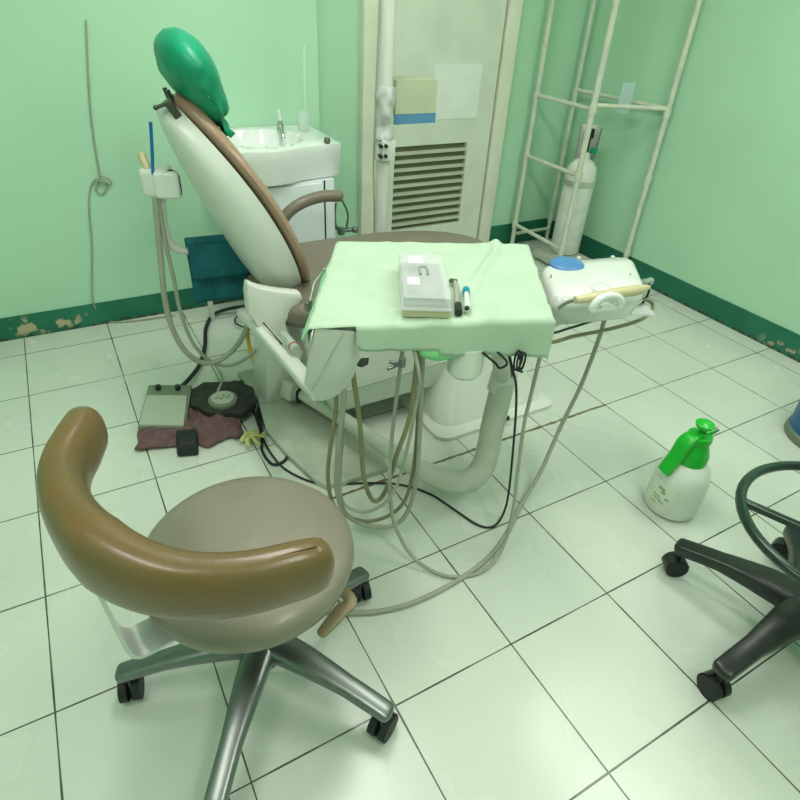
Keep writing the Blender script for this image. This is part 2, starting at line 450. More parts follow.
def valve(b):
    p = at(341, 231, 'y', vy); 
    box(b, p, (.03, .035, .035), bev=.006); rod(b, p+V(-.01, 0, 0), p+V(.09, 0, .0), .010); rod(b, p+V(0, .0, 0), V(p.x, -.045, p.z), .011)
    sphere(b, p+V(.07, -.01, .0), .016)
obj('valve_body', valve, CHRD, vl)
for q in ([(336, 228), (335, 215), (336, 203)], [(346, 230), (348, 215), (343, 202), (339, 198)]):
    obj('braided_hose', lambda b: tube(b, [at(x, y, 'y', vy) for x, y in q], .005, 8), CHRD, vl)

# ------------------------------------------------------------------ gas cylinder and rack
rack = thing('pipe_rack', 'cream painted steel pipe rack standing in the room corner around the gas cylinder', 'rack', (2.9, -.35, 0))
A_, B_ = V(2.745, -.105, 0), V(3.035, -.105, 0)
C_ = V(2.725, -.56, 0); dxy = at(648, 182, 'y', -.56); D_ = at(648, 180, 'x', 3.07); D_.z = 0
if D_.x > XR-.03: D_.x = XR-.03
HT = 1.7
for P_, r in ((A_, .014), (B_, .012), (C_, .016), (D_, .014)):
    lg = obj('leg', lambda b: rod(b, P_, P_+V(0, 0, HT), r), PIPEW, rack)
    for z in (.15, .56, .88): obj('joint', lambda b: rod(b, P_+V(0, 0, z-.02), P_+V(0, 0, z+.02), r*1.3), PIPEW, lg)
for z in (.15, .56, .88):
    obj('rung', lambda b: rod(b, A_+V(0, 0, z), C_+V(0, 0, z), .011), PIPEW, rack)
obj('rung', lambda b: rod(b, A_+V(0, 0, .09), B_+V(0, 0, .09), .010), PIPEW, rack)
obj('rung', lambda b: rod(b, C_+V(0, 0, .90), D_+V(0, 0, .90), .011), PIPEW, rack)
obj('rung', lambda b: rod(b, B_+V(0, 0, .90), D_+V(0, 0, .90), .011), PIPEW, rack)
gc = thing('gas_cylinder', 'tall white gas cylinder with valve guard strapped inside the pipe rack', 'gas cylinder', (2.89, -.42, .06))
GX, GY = 2.89, -.42
obj('body', lambda b: lathe(b, [(.001, .07), (.075, .07), (.085, .085), (.085, .52), (.078, .56), (.055, .59), (.03, .605), (.03, .64), (.001, .645)], (GX, GY, 0), 32), GASW, gc)
obj('strap', lambda b: lathe(b, [(.0855, .465), (.0885, .467), (.0885, .495), (.0855, .497)], (GX, GY, 0), 32), WG, gc)
obj('strap_knob', lambda b: sphere(b, (GX-.075, GY-.055, .47), .016), BLK, gc)
obj('valve', lambda b: (rod(b, (GX, GY, .64), (GX, GY, .73), .013), box(b, (GX, GY, .735), (.035, .035, .05), bev=.006)), BLK, gc)
obj('green_knob', lambda b: rod(b, (GX+.005, GY-.03, .655), (GX+.01, GY-.06, .655), .017), GREENBAG, gc, label='dark green valve knob')
obj('valve_guard', lambda b: lathe(b, [(.052, .60), (.058, .77), (.054, .77), (.048, .60)], (GX, GY, 0), 24, ang=(-.9, 2.6)), GASW, gc)
tr_ = thing('cylinder_trolley', 'dirty grey low trolley base under the gas cylinder', 'trolley', (2.84, -.45, 0))
obj('deck', lambda b: box(b, (2.86, -.43, .04), (.22, .24, .05), bev=.012), WG, tr_)
obj('knob', lambda b: sphere(b, (2.76, -.545, .075), .016), BLK, tr_)
tp = at(612, 100, 'y', -.5)
tag(obj('paper_card', lambda b: box(b, (tp.x+.01, -.578, .93), (.09, .003, .14), bev=.0), TAGP), 'pale blue card tied to the top rung of the pipe rack', 'card')

# ------------------------------------------------------------------ dental chair
dc = thing('dental_chair', 'white dental chair with taupe upholstery and reclined backrest', 'dental chair', (1.2, -1.15, 0))
# plinth
def plinth(b):
    pts = [(.74, -.86)]+[tuple(at(x, y, 'z', .022))[:2] for x, y in ((258, 400), (266, 430), (288, 455), (314, 479), (326, 485), (345, 481), (388, 467))]+[(1.06, -1.5), (1.06, -.86)]
    prism(b, [(x, y, 0) for x, y in pts], (0, 0, .022), bev=.004)
obj('plinth', plinth, PLATE, dc)
def rrect(x0, x1, y0, y1, z, r, n=5):
    out = []
    for cx, cy, a0 in ((x1-r, y1-r, 0), (x0+r, y1-r, 90), (x0+r, y0+r, 180), (x1-r, y0+r, 270)):
        for k in range(n+1):
            a = math.radians(a0+90*k/n); out.append(V(cx+r*math.cos(a), cy+r*math.sin(a), z))
    return out
def flare(b):
    R = [rrect(1.26, 1.81, -1.59, -.95, 0, .05), rrect(1.26, 1.81, -1.59, -.95, .016, .05), rrect(1.29, 1.79, -1.55, -.97, .026, .07), rrect(1.30, 1.77, -1.52, -.98, .07, .08),
         rrect(1.335, 1.73, -1.48, -1.0, .14, .08), rrect(1.355, 1.69, -1.44, -1.03, .22, .08), rrect(1.39, 1.63, -1.40, -1.05, .32, .07), rrect(1.40, 1.60, -1.38, -1.06, .42, .06)]
    bridge(b, R)
obj('base_housing', flare, W, dc, sharp=28)
obj('foot_screw', lambda b: sphere(b, at(507, 418, 'z', .03), .011), BLK, dc)
def under(b):
    hull(b, [(.93, -1.41, .12), (1.38, -1.41, .12), (.93, -.9, .12), (1.38, -.9, .12), (.86, -1.38, .43), (1.62, -1.38, .43), (.86, -.88, .43), (1.62, -.88, .43), (.9, -1.42, .22), (1.42, -1.42, .22)], .012)
obj('lift_cover', under, W, dc)
obj('lift_seam', lambda b: rod(b, (.90, -1.4235, .215), (1.42, -1.4235, .235), .003, 6), WG, dc)
def column(b):
    hull(b, [(.775, -1.12, .02), (.90, -1.12, .02), (.775, -.95, .02), (.90, -.95, .02), (.775, -1.22, .40), (.90, -1.25, .42), (.82, -.98, .42), (.90, -.95, .42)], .01)
obj('rear_column', column, W, dc)
# seat pad
def seatpad(b):
    cx, cy, hx, hy = 1.27, -1.095, .50, .31
    rings = []
    for f, z in ((.90, .415), (.975, .425), (1.0, .45), (1.0, .475), (.975, .497), (.90, .505), (.6, .507), (.25, .508)):
        ring = []
        for k in range(56):
            a = 2*PI*k/56; c, s = math.cos(a), math.sin(a)
            ring.append(V(cx+hx*f*math.copysign(abs(c)**(2/2.7), c), cy+hy*f*math.copysign(abs(s)**(2/2.7), s)*(1-.10*c), z))
        rings.append(ring)
    bridge(b, rings)
obj('seat', seatpad, BROWN, dc, sharp=60)
# backrest
BB, BT = V(.925, 0, .455), V(.60, 0, 1.045)
sp = (BT-BB); LEN = sp.length; sd = sp.normalized(); nf = V(sd.z, 0, -sd.x)   # nf: front normal (+x, up)
YC, HWB = -1.055, .205
def bw(t):
    base = max(0, 1-abs(2*t-1)**2.5)**.5
    return HWB*base*(1-.33*t**2)
def bpt(t, y, n): return BB+sd*(LEN*t)+V(0, YC+y, 0)+nf*(n+.035*math.sin(PI*t)-.0)
def brest_shell(b):
    rings = []
    for i in range(33):
        t = .0015+.997*i/32; w = bw(t); d = .122*max(0, math.sin(PI*min(1, t*.93+.06)))**.55*(1-.35*t)
        ring = []
        for k in range(15):
            a = PI*k/14; ring.append(bpt(t, w*math.cos(a), -.02-d*math.sin(a)**.85))
        ring.append(bpt(t, -w, .012)); ring.append(bpt(t, 0, .012)); ring.append(bpt(t, w, .012))
        rings.append(ring)
    bridge(b, rings)
br = obj('backrest_shell', brest_shell, W, dc, sharp=40)
def brest_pad(b):
    rings = []
    for i in range(33):
        t = -.004+1.008*i/32; tt = min(.9995, max(.0005, t)); w = bw(tt)*1.03+.004
        ring = []
        for k in range(24):
            a = 2*PI*k/24; c, s = math.cos(a), math.sin(a)
            ring.append(bpt(t, w*math.copysign(abs(c)**.75, c), .036+.026*math.copysign(abs(s)**.8, s)))
        rings.append(ring)
    bridge(b, rings)
obj('backrest_pad', brest_pad, RIMV, dc, sharp=50)
# headrest
hb = BT+V(0, YC, 0)-sd*.075+nf*.02
def hpost(b):
    for dy in (-.02, .02): rod(b, hb+V(-.0, dy, -.08), hb+sd*.10+V(0, dy, 0), .006)
    q_ = BT+V(0, YC-.05, 0)-nf*.012+sd*.0
    q_ = q_-sd*.012+nf*.012
    box(b, q_, (.022, .035, .05), align(sd), bev=.004)
    rod(b, q_+sd*.02-nf*.01, q_+sd*.025-nf*.034, .005); sphere(b, q_+sd*.025-nf*.034, .007)
    rod(b, q_, hb+sd*.08, .008)
obj('headrest_bracket', hpost, mat('dark_steel', (.10, .10, .08), .3, metal=.8), dc)
hr = obj('headrest', lambda b: sphere(b, hb+sd*.115+nf*.078, 1, (.048, .12, .072), Matrix.Rotation(-.5, 3, 'Y')), BROWN, dc)
hc = thing('headrest_cover', 'emerald green plastic cover hanging over the dental chair headrest', 'cover', hb+sd*.05+nf*.08)
def hcover(b):
    c = hb+sd*.115+nf*.080
    R0 = Matrix.Rotation(-.5, 3, 'Y'); rings = []
    for i in range(20):
        v = -1+2.0*i/19
        ring = []
        for k in range(36):
            a = 2*PI*k/36
            rr = math.sqrt(max(0.002, 1-max(v, -.999)**2)) if v > -.35 else .937-.55*(-.35-v)
            wob = 1+.05*noise.noise(V(math.cos(a)*3, math.sin(a)*3, v*3))*3*(.4+max(0, -v))
            p = V(.066*rr*math.cos(a)*wob, .142*rr*math.sin(a)*wob, .096*v if v > -.35 else .096*v*1.55+.018)
            ring.append(c+R0 @ p)
        rings.append(ring)
    bridge(b, rings)
obj('cover_film', hcover, GREENBAG, hc, sharp=70)
def hflap(b):
    c = hb+nf*.046+V(0, -.01, 0); N = 14; g = {}
    for i in range(N+1):
        for j in range(9):
            s = j/8-.5; t = i/N
            w = .24*(1-.6*t)
            g[i, j] = b.verts.new(c+sd*(.06-.135*t)+V(0, s*w-.00, 0)+nf*(.022+.012*math.sin(j*1.9+i*.4)+.01*t))
    for i in range(N):
        for j in range(8): b.faces.new((g[i, j], g[i, j+1], g[i+1, j+1], g[i+1, j]))
obj('loose_flap', hflap, GREENBAG, hc, sharp=70, solid=.002)
# side cover beneath the backrest and armature
yS = -1.30
def sidecover(b):
    px = [(248, 283), (258, 288), (278, 292), (302, 294), (304, 300), (292, 312), (286, 324), (292, 338), (304, 352), (300, 368), (270, 345), (249, 314), (247, 296)]
    prism(b, [at(x, y, 'y', yS) for x, y in px], (0, .05, 0), bev=.012)
obj('hinge_cover', sidecover, W, dc)
def bar(b):
    q = [at(243, 312, 'z', .42), at(262, 331, 'z', .43), at(290, 362, 'z', .47), at(309, 384, 'z', .49), at(320, 394, 'z', .51)]
    tube(b, q, .022, 20, per=5, sec=(1, .75, 4), up=(0, 0, 1), roundcap=.4)
ar = obj('side_arm', bar, W, dc)
def slot(b):
    q = [at(254, 312, 'z', .452), at(282, 344, 'z', .475)]
    tube(b, q, .0022, 8, smooth=False)
obj('slot', slot, DARK, ar)
def arm2(b):
    P = [at(272, 240, 'y', -.76), at(280, 224, 'y', -.76), at(290, 211, 'y', -.76), at(304, 202, 'y', -.76), at(322, 196.5, 'y', -.76), at(339, 196, 'y', -.76)]
    tube(b, P, .022, 14, roundcap=.8)
obj('armrest', arm2, BROWN, dc)
obj('armrest_support', lambda b: tube(b, [at(276, 232, 'y', -.77), V(.95, -.79, .5), V(.98, -.9, .42)], .015, 10), WG, dc)

# ------------------------------------------------------------------ lamp post
lp = thing('lamp_post', 'white upright lamp post with clamp collar beyond the chair seat', 'post', (1.465, -.69, 0))
LX, LY = 1.468, -.70
obj('pole', lambda b: lathe(b, [(.001, 0), (.06, 0), (.06, .012), (.028, .02), (.028, 1.7), (.001, 1.7)], (LX, LY, 0)), W, lp)
cz0, cz1 = at(383, 159, 'y', LY).z, at(383, 138, 'y', LY).z
cl = obj('clamp_collar', lambda b: (lathe(b, [(.028, cz0), (.036, cz0), (.037, cz1), (.028, cz1)], (LX, LY, 0)), box(b, (LX+.002, LY-.03, (cz0+cz1)/2), (.06, .022, cz1-cz0), bev=.004)), W, lp)
for dx in (-.034, -.012):
    for z in (cz0+.022, cz1-.02):
        obj('bolt', lambda b: rod(b, (LX+dx, LY-.03, z), (LX+dx-.004, LY-.052, z), .0075), BLK, cl)
def wrap(b):
    rings = []
    for i in range(30):
        z = cz1+(1.02-cz1)*i/29; ring = []
        for k in range(28):
            a = 2*PI*k/28; ring.append(V(LX, LY, z)+V(math.cos(a), math.sin(a), 0)*(.037+.012*noise.noise(V(math.cos(a)*1.5, math.sin(a)*1.5+z*4, z*22))))
        rings.append(ring)
    bridge(b, rings)
obj('plastic_sleeve', wrap, mat('wrapping_film', (.58, .62, .60), .3, coat=.3, noise_amt=.2, noise_scale=30), lp, sharp=50)
obj('cable', lambda b: tube(b, [(LX-.04, LY-.01, 1.3), (LX-.044, LY, cz0+.03), (LX-.04, LY, cz0-.1), (LX-.034, LY, .5), (LX-.032, LY, .3)], .0035, 6), HOSE, lp)
# glove box on a bracket
gb = thing('carton', 'small pale carton with a blue printed base held on the lamp post', 'carton', (1.6, -.66, .92))
g0 = at(394, 117, 'y', -.65); g1 = at(427, 121, 'y', -.65)
gw = g1.x-g0.x+.03; gx = g0.x+gw/2-.012; gz = at(425, 122, 'y', -.66).z
obj('blue_base_band', lambda b: box(b, (gx, -.62, gz+.018), (gw+.004, .124, .036)), CARDB, gb, label='blue printed lower band')
obj('carton_body', lambda b: box(b, (gx, -.62, gz+.097), (gw, .12, .12)), CARDW, gb)

# ------------------------------------------------------------------ dental delivery unit
du = thing('dental_delivery_unit', 'white dental instrument table on a bent floor pipe with hanging hoses', 'instrument table', (1.187, -1.885, 0))
FL, FR, BR, BL = at(312, 328, 'z', .75), at(549, 318, 'z', .75), at(525, 246, 'z', .75), at(340, 243, 'z', .75)
def bil(u, v, z=None):
    p = (FL*(1-u)+FR*u)*(1-v)+(BL*(1-u)+BR*u)*v
    return V(p.x, p.y, p.z if z is None else z)
def tbody(b):
    e = .03
    pts = []
    for u, v in ((.07, .02), (1-.03, .02), (1-.03, 1-.03), (.07, 1-.03)): pts.append(bil(u, v, .743))
    for u, v in ((.10, .05), (.93, .05), (.93, .93), (.10, .93)): pts.append(bil(u, v, .678))
    hull(b, pts, .008)
tb = obj('table_body', tbody, W, du)
wA, wB, wC = bil(.010, -.01, .742), bil(.15, -.01, .742), at(330, 397, 'z', .53)
wn_ = (wB-wA).cross(wC-wA).normalized()
if wn_.y > 0: wn_ = -wn_
def wp_(x, y): return atp(x, y, wA, wn_)
obj('table_wing', lambda b: prism(b, [wp_(x, y) for x, y in ((315, 328), (357, 332), (359.5, 360), (354, 376), (346, 389), (335, 397), (321, 402), (304, 385))], V(.035, .08, -.02), bev=.004), W, du, sharp=25)
obj('wing_crease', lambda b: rod(b, wp_(344, 332)+wn_*.001, wp_(311, 391)+wn_*.001, .0016, 6), WG, du)
obj('opening', lambda b: prism(b, [at(x, y, 'z', .676) for x, y in ((357, 366), (361, 360.5), (369, 360), (368, 364.5), (362, 367.5))], (0, 0, .006)), BLK, du)
def holder(b):
    p = at(402, 366, 'z', .672)
    rod(b, at(389, 362, 'z', .674), at(405, 364, 'z', .672), .004); rod(b, at(388, 369, 'z', .672), at(402, 363, 'z', .672), .004); rod(b, p, p+V(0, 0, .02), .008)
obj('hose_clip', holder, CHRD, du)
kn = at(464, 373, 'z', .60)
obj('pivot_knuckle', lambda b: lathe(b, [(.001, .60), (.034, .60), (.042, .61), (.042, .68), (.001, .68)], (kn.x, kn.y, 0)), W, du)
# bent pipe
PX, PY = 1.187, -1.885
ptop = at(505, 373, 'y', PY)
def pipe(b):
    q = [V(.845, -1.10, .10), at(303, 394, 'z', .10), at(340, 417, 'z', .10), at(380, 444, 'z', .10), at(405, 461, 'z', .095), at(430, 474, 'z', .09), at(452, 481, 'z', .095), at(470, 480, 'z', .12), at(483, 466, 'z', .165), at(489, 445, 'z', .235), at(492, 428, 'z', .30), at(500, 395, 'z', .42), ptop]
    tube(b, q, [.024, .024, .025, .026, .031, .035, .037, .037, .036, .035, .034, .033, .033], 20)
pp = obj('bent_pipe', pipe, WG, du, sharp=50)
def clamp(b):
    p = V(.865, -1.15, .10); q = at(303, 394, 'z', .10); rot = align(q-p)
    box(b, at(293, 389, 'z', .10), (.068, .068, .06), rot, bev=.006)
obj('pipe_clamp', clamp, WG, du)
clo = at(306, 398, 'z', .10)
def clampring(b):
    q = at(303, 394, 'z', .10); d = (at(340, 417, 'z', .10)-q).normalized()
    tube(b, [q-d*.002, q+d*.002], .0335, 20, smooth=False, sec=(1, 1, 4))
obj('clamp_gasket', clampring, BLK, pp)
def collar(b):
    d = (ptop-V(PX, PY, .2)).normalized()
    rod(b, ptop-d*.055, ptop, .036, 24)
obj('pole_collar', collar, W, pp)
ptop2 = bil(.80, .16, .68)
obj('inner_post', lambda b: tube(b, [ptop-V(0, 0, .03), ptop2], .022, 18, smooth=False), CHR if False else WG, du)
obj('post_ring', lambda b: rod(b, ptop+V(0, 0, .002), ptop+(ptop2-ptop).normalized()*.014, .026, 20), CHRD, du)
# hoses
HP, HN = (.9, -1.895, 0), (.2, .92, 0)
def hz(px, dy=0, r=.0055, m=HOSE, P=HP):
    pts = [atp(x, y, V(*P)+V(0, dy, 0), HN) for x, y in px]
    pts[0].z = min(max(pts[0].z, .66), .70); pts[-1].z = min(max(pts[-1].z, .66), .70)
    for p in pts: p.z = max(p.z, r+.002)
    return obj('hose', lambda b: tube(b, pts, r, 10, per=7), m, du)
hz([(351, 368), (354, 380), (360, 425), (364, 478), (374, 501), (386, 490), (397, 454), (410, 415), (417, 363)], 0, .0062, HOSE2)
hz([(341, 372), (344, 395), (339, 441), (337, 490), (348, 516), (375, 527), (401, 521), (415, 488), (420, 425), (421, 363)], .006, .0066, HOSE)
hz([(334, 384), (336, 405), (331, 441), (328, 480), (336, 508), (362, 521), (388, 516), (405, 500), (413, 470), (418, 420), (418, 363)], .018, .0055, HOSE2)
def h4(b):
    top1 = [atp(x, y, HP, HN) for x, y in ((403, 363), (395, 409), (391, 450))]
    top2 = [atp(x, y, V(*HP)+V(0, -.05, 0), HN) for x, y in ((524, 425), (531, 395), (540, 357))]
    mid = [at(390, 490, 'z', .24), at(395, 525, 'z', .12), at(414, 558, 'z', .03), at(446, 576, 'z', .0075), at(478, 573, 'z', .0075), at(500, 553, 'z', .03), at(512, 516, 'z', .13), at(518, 470, 'z', .27)]
    top1[0].z = .69
    tube(b, top1+mid+top2, .0052, 10, per=7)
obj('hose', h4, HOSE, du)
obj('hose', lambda b: tube(b, [bil(.06, .5, .69)+V(-.0, 0, -.02), at(343, 398, 'z', .5), at(342, 440, 'z', .33), at(340, 485, 'z', .2), at(345, 505, 'z', .17), at(365, 512, 'z', .17), at(388, 500, 'z', .22), at(402, 470, 'z', .32), at(417, 400, 'z', .56), at(419, 374, 'z', .64), at(419, 374, 'z', .64)+V(0, .04, .06)], .0045, 8), HOSE, du)
def bcord(b):
    P = [bil(.83, .10, .685), at(513, 372, 'z', .60), at(516, 385, 'z', .53), at(516, 410, 'z', .42), at(513, 450, 'z', .25), at(509, 490, 'z', .1), at(504, 512, 'z', .03), at(494, 526, 'z', .005), at(478, 525, 'z', .005), at(452, 508, 'z', .005), at(430, 494, 'z', .005), at(402, 485, 'z', .005), at(370, 483, 'z', .005), at(335, 484, 'z', .005), at(312, 482, 'z', .005), at(285, 469, 'z', .005), at(270, 452, 'z', .005), at(262, 436, 'z', .012), at(256, 418, 'z', .02), at(252, 402, 'z', .012), at(262, 392, 'z', .005)]
    tube(b, P, .0036, 8, per=6)
obj('power_cord', bcord, BLKR, du)
def bloops(b):
    c = at(516, 360, 'z', .655)
    P = [c+V(.009*math.cos(a), 0, .025*math.sin(a)) + V(.0005*a, -.001*a, 0) for a in [k*.7 for k in range(26)]]
    tube(b, P, .0026, 6, per=3)
    tube(b, [bil(.70, .0, .68), at(494, 362, 'z', .66), at(500, 368, 'z', .645), at(507, 362, 'z', .66), bil(.77, .0, .68)], .003, 6)
obj('cord_coil', bloops, BLKR, du)
# side shelf for the scaler
s0 = at(545, 285, 'z', .60)
SC = [at(538, 268, 'z', .66), at(560, 312, 'z', .625), at(652, 300, 'z', .625), at(628, 258, 'z', .66)]
e1 = (SC[2]-SC[1]); e1.z = 0; ex = e1.normalized(); ey = V(-ex.y, ex.x, 0)
shl = SC[1]+V(0, 0, 0)
SH = [at(562, 314, 'z', .60), at(655, 317, 'z', .60)]
exx = (SH[1]-SH[0]).normalized(); eyy = V(-exx.y, exx.x, 0)
def shelf(b):
    a = SH[0]-exx*.03; c = SH[1]; prism(b, [a, c, c+eyy*.20, a+eyy*.20], (0, 0, .008), bev=.002)
obj('glass_shelf', shelf, CLEAR, du)
obj('shelf_arm', lambda b: tube(b, [bil(.75, .5, .66), bil(.95, .45, .60), (SH[0]+SH[1])/2+eyy*.1-V(0, 0, .012)], .015, 12), W, du)

# ------------------------------------------------------------------ scaler unit
su = thing('ultrasonic_scaler', 'white ultrasonic scaler box with a blue control dial on the glass shelf', 'scaler', (SH[0]+SH[1])/2+eyy*.1+V(0, 0, .008))
zb, zt = .609, .70
tl, trr, brr, bll = at(539, 262, 'z', zt), at(634, 254, 'z', zt), at(650, 290, 'z', zt), at(553, 302, 'z', zt-.01)
def scal(b):
    ctr = (tl+trr+brr+bll)/4
    base = [bll, brr, trr, tl]
    # rounded outline from quad
    def outl(f, z, rnd=.22, sk=0):
        out = []
        for i in range(4):
            p, q, r = base[i-1], base[i], base[(i+1) % 4]
            a = q+(p-q)*rnd; c = q+(r-q)*rnd
            for k in range(6):
                t = k/5; w = (1-t)**2*a+2*t*(1-t)*q+t*t*c
                out.append(V(ctr.x+(w.x-ctr.x)*f, ctr.y+(w.y-ctr.y)*f, z))
        return out
    rings = [outl(.86, zb), outl(.90, zb+.006), outl(.96, zb+.04), outl(1.0, zb+.048), outl(1.0, zt-.03), outl(.975, zt-.014), outl(.93, zt-.004), outl(.84, zt+.003), outl(.5, zt+.008), outl(.15, zt+.009)]
    bridge(b, rings)
sb = obj('casing', scal, W2, su, sharp=55)
kp = at(567, 264, 'z', zt+.008)
obj('blue_dial', lambda b: lathe(b, [(.001, .0), (.050, .0), (.050, .008), (.044, .014), (.025, .018), (.001, .019)], (kp.x, kp.y, zt+.0), 32), BLUE, su, label='domed blue dial')
for q in ((551, 276), (578, 274), (630, 275)):
    obj('icon', lambda b: box(b, at(*q, 'z', zt+.005), (.008, .0015, .008), rz(.4)), INK, sb)
for x, y in ((579, 257), (613, 256)): obj('rear_knob', lambda b: rod(b, at(x, y, 'z', zt-.0)-V(0, 0, .03), at(x, y, 'z', zt-.0), .006), W2, sb)
obj('cable_socket', lambda b: rod(b, at(643, 283, 'z', zt-.02), at(651, 281, 'z', zt-.02), .011), CHR, sb)
def hold(b):
    c = CAM+(at(606, 304, 'z', zt-.014)-CAM)*.955
    sx = (brr-bll).normalized(); up_ = V(0, 0, 1); nn_ = V(sx.y, -sx.x, 0)
    P = [c+sx*(.040*math.cos(a))+up_*(.030*math.sin(a)-.006)+nn_*.004 for a in [PI*(-.04+1.08*k/12) for k in range(13)]]
    tube(b, P, .0105, 12, per=3, roundcap=.8)
    box(b, c-V(0, 0, .012), (.085, .018, .010), Matrix((sx, -nn_, V(0, 0, 1))).transposed(), bev=.003)
    box(b, c-nn_*.03-V(0, 0, .008), (.03, .07, .012), Matrix((sx, -nn_, V(0, 0, 1))).transposed(), bev=.003)
obj('handpiece_holder', hold, W2, su)
obj('holder_boss', lambda b: sphere(b, CAM+(at(601, 291, 'z', zt-.012)-CAM)*.985, .033, (1, 1, .62)), W2, su)
hp = thing('scaler_handpiece', 'cream scaler handpiece with grey hose resting across the white scaler box', 'handpiece', at(607, 293, 'z', zt))
def hpm(b):
    P = [at(575, 300, 'z', zt+.004), at(595, 297, 'z', zt+.006), at(620, 292.5, 'z', zt+.006), at(637, 290, 'z', zt+.004), at(649, 287, 'z', zt)]
    P = [CAM+(p-CAM)*.972 for p in P]
    tube(b, P, [.009, .0135, .014, .0145, .005], 14)
obj('grip', hpm, CREAM, hp)
obj('hose', lambda b: tube(b, [CAM+(at(575, 300, 'z', zt+.004)-CAM)*.972, at(566, 303, 'z', zt-.01), at(558, 309, 'z', zt-.04), at(553, 316, 'z', zt-.08), at(550, 322, 'z', .60), bil(.97, .2, .66)], .005, 8), HOSE, hp)
tg = thing('scaler_hose', 'long grey hose falling from the scaler box and trailing across the floor', 'hose', at(600, 330, 'z', .5))
def shose(b):
    P = [at(607, 300, 'z', .66), at(606, 312, 'z', .60), at(600, 335, 'z', .50), at(588, 368, 'z', .36), at(577, 394, 'z', .27), at(560, 428, 'z', .17), at(541, 471, 'z', .07), at(521, 505, 'z', .012), at(509, 530, 'z', .007), at(490, 556, 'z', .007), at(463, 577, 'z', .007), at(420, 600, 'z', .007), at(381, 611, 'z', .007), at(345, 613, 'z', .007), at(310, 610, 'z', .007)]
    tube(b, P, .0068, 10, per=6)
obj('tube', shose, HOSE, tg)
tg2 = thing('foot_switch_cables', 'grey and black cables looping from the scaler back under the table', 'cable', at(600, 325, 'z', .5))
obj('grey_cable', lambda b: tube(b, [at(644, 299, 'z', .63), at(652, 303, 'z', .60), at(651, 311, 'z', .58), at(640, 320, 'z', .56), at(610, 329, 'z', .55), at(575, 336, 'z', .56), at(545, 342, 'z', .60), bil(.93, .3, .67)], .0055, 8), HOSE2, tg2)
obj('black_cable', lambda b: tube(b, [at(649, 284, 'z', .68), at(648, 294, 'z', .64), at(640, 305, 'z', .60), at(622, 311, 'z', .585), at(598, 319, 'z', .58), at(570, 328, 'z', .60), at(545, 333, 'z', .63), bil(.96, .35, .68)], .0035, 8), BLKR, tg2)

# ------------------------------------------------------------------ green cloth
def clothfn(u, v):
    """u across 0..1, v depth 0..1, beyond means overhang"""
    uc, vc = min(max(u, 0), 1), min(max(v, 0), 1)
    p = bil(uc, vc, .7535)
    wr = .0022*noise.noise(V(u*7, v*6, 0))+.0014*noise.noise(V(u*18, v*15, 3))
    wr *= 2
    wr += .013*math.exp(-((u-.70-.09*v+.05*math.sin(v*5))/.028)**2)*max(0, min(1, v*1.3))
    wr += .004*math.exp(-((u-.88+.15*(1-v))/.03)**2)*(1-v)
    wr += .0022*math.exp(-((v-.12)/.02)**2)
    p.z += max(0, wr)+.0008
    def drop(d, nx):
        L_ = d; r = .008
        if L_ < r*1.57: a = L_/r; return nx*(r*math.sin(a)), -r*(1-math.cos(a))
        return nx*r, -r-(L_-r*1.57)
    dv = -v if v < 0 else 0; du_ = (u-1 if u > 1 else (-u if u < 0 else 0)); bv = v-1 if v > 1 else 0
    fr = (FL-BL).normalized()
    if dv:
        o, z = drop(dv*(.42+.27*u), 1); p += V(-.2, -1, 0).normalized()*(o+.006*noise.noise(V(u*9, 0, dv*3))+.004); p.z += z
    if du_:
        s = 1 if u > 1 else -1
        o, z = drop(du_*.5, 1); p += V(.85*s, -.3*s, 0).normalized()*(o+.004*noise.noise(V(v*9, 4, 0))+.003); p.z += z
    if bv:
        o, z = drop(bv*.4, 1); p += V(.2, 1, 0)*o; p.z += z
    return p
def cloth(b):
    NU, NV = 96, 70; u0, u1, v0, v1 = -.10, 1.03, -.150, 1.05; g = {}
    for i in range(NU+1):
        for j in range(NV+1):
            u = u0+(u1-u0)*i/NU; v = v0+(v1-v0)*j/NV
            g[i, j] = b.verts.new(clothfn(u, v))
    for i in range(NU):
        for j in range(NV):
            u = u0+(u1-u0)*(i+.5)/NU; v = v0+(v1-v0)*(j+.5)/NV
            if v < -.012 and u < .175: continue
            if v < -.145+.05*max(0, .6-u): continue
            if u < 0 and v > .85 and u < -.05*(1-(v-.85)*6): continue
            b.faces.new((g[i, j], g[i+1, j], g[i+1, j+1], g[i, j+1]))
    bmesh.ops.delete(b, geom=[v for v in b.verts if not v.link_faces], context='VERTS')
tag(obj('tray_cloth', cloth, CLOTH, sharp=80, solid=.0012), 'pale green paper cloth spread over the instrument table', 'cloth')
def ucloth(b):
    g = {}
    for i in range(13):
        for j in range(6):
            u = .44+.20*i/12; L_ = .072+.018*math.sin(PI*min(1, i/12*1.1))*j/5
            p = bil(u, 0, .75); g[i, j] = b.verts.new(p+V(-.2, -1, 0).normalized()*(.0085-.005*(j == 0)+.0)+V(0, 0, -(.002+L_*j/5)))
    for i in range(12):
        for j in range(5): b.faces.new((g[i, j], g[i+1, j], g[i+1, j+1], g[i, j+1]))
tag(obj('under_cloth', ucloth, mat('green_under_cloth', (.30, .78, .38), .85), sharp=80, solid=.001), 'brighter green cloth corner peeking below the front edge of the paper cloth', 'cloth')
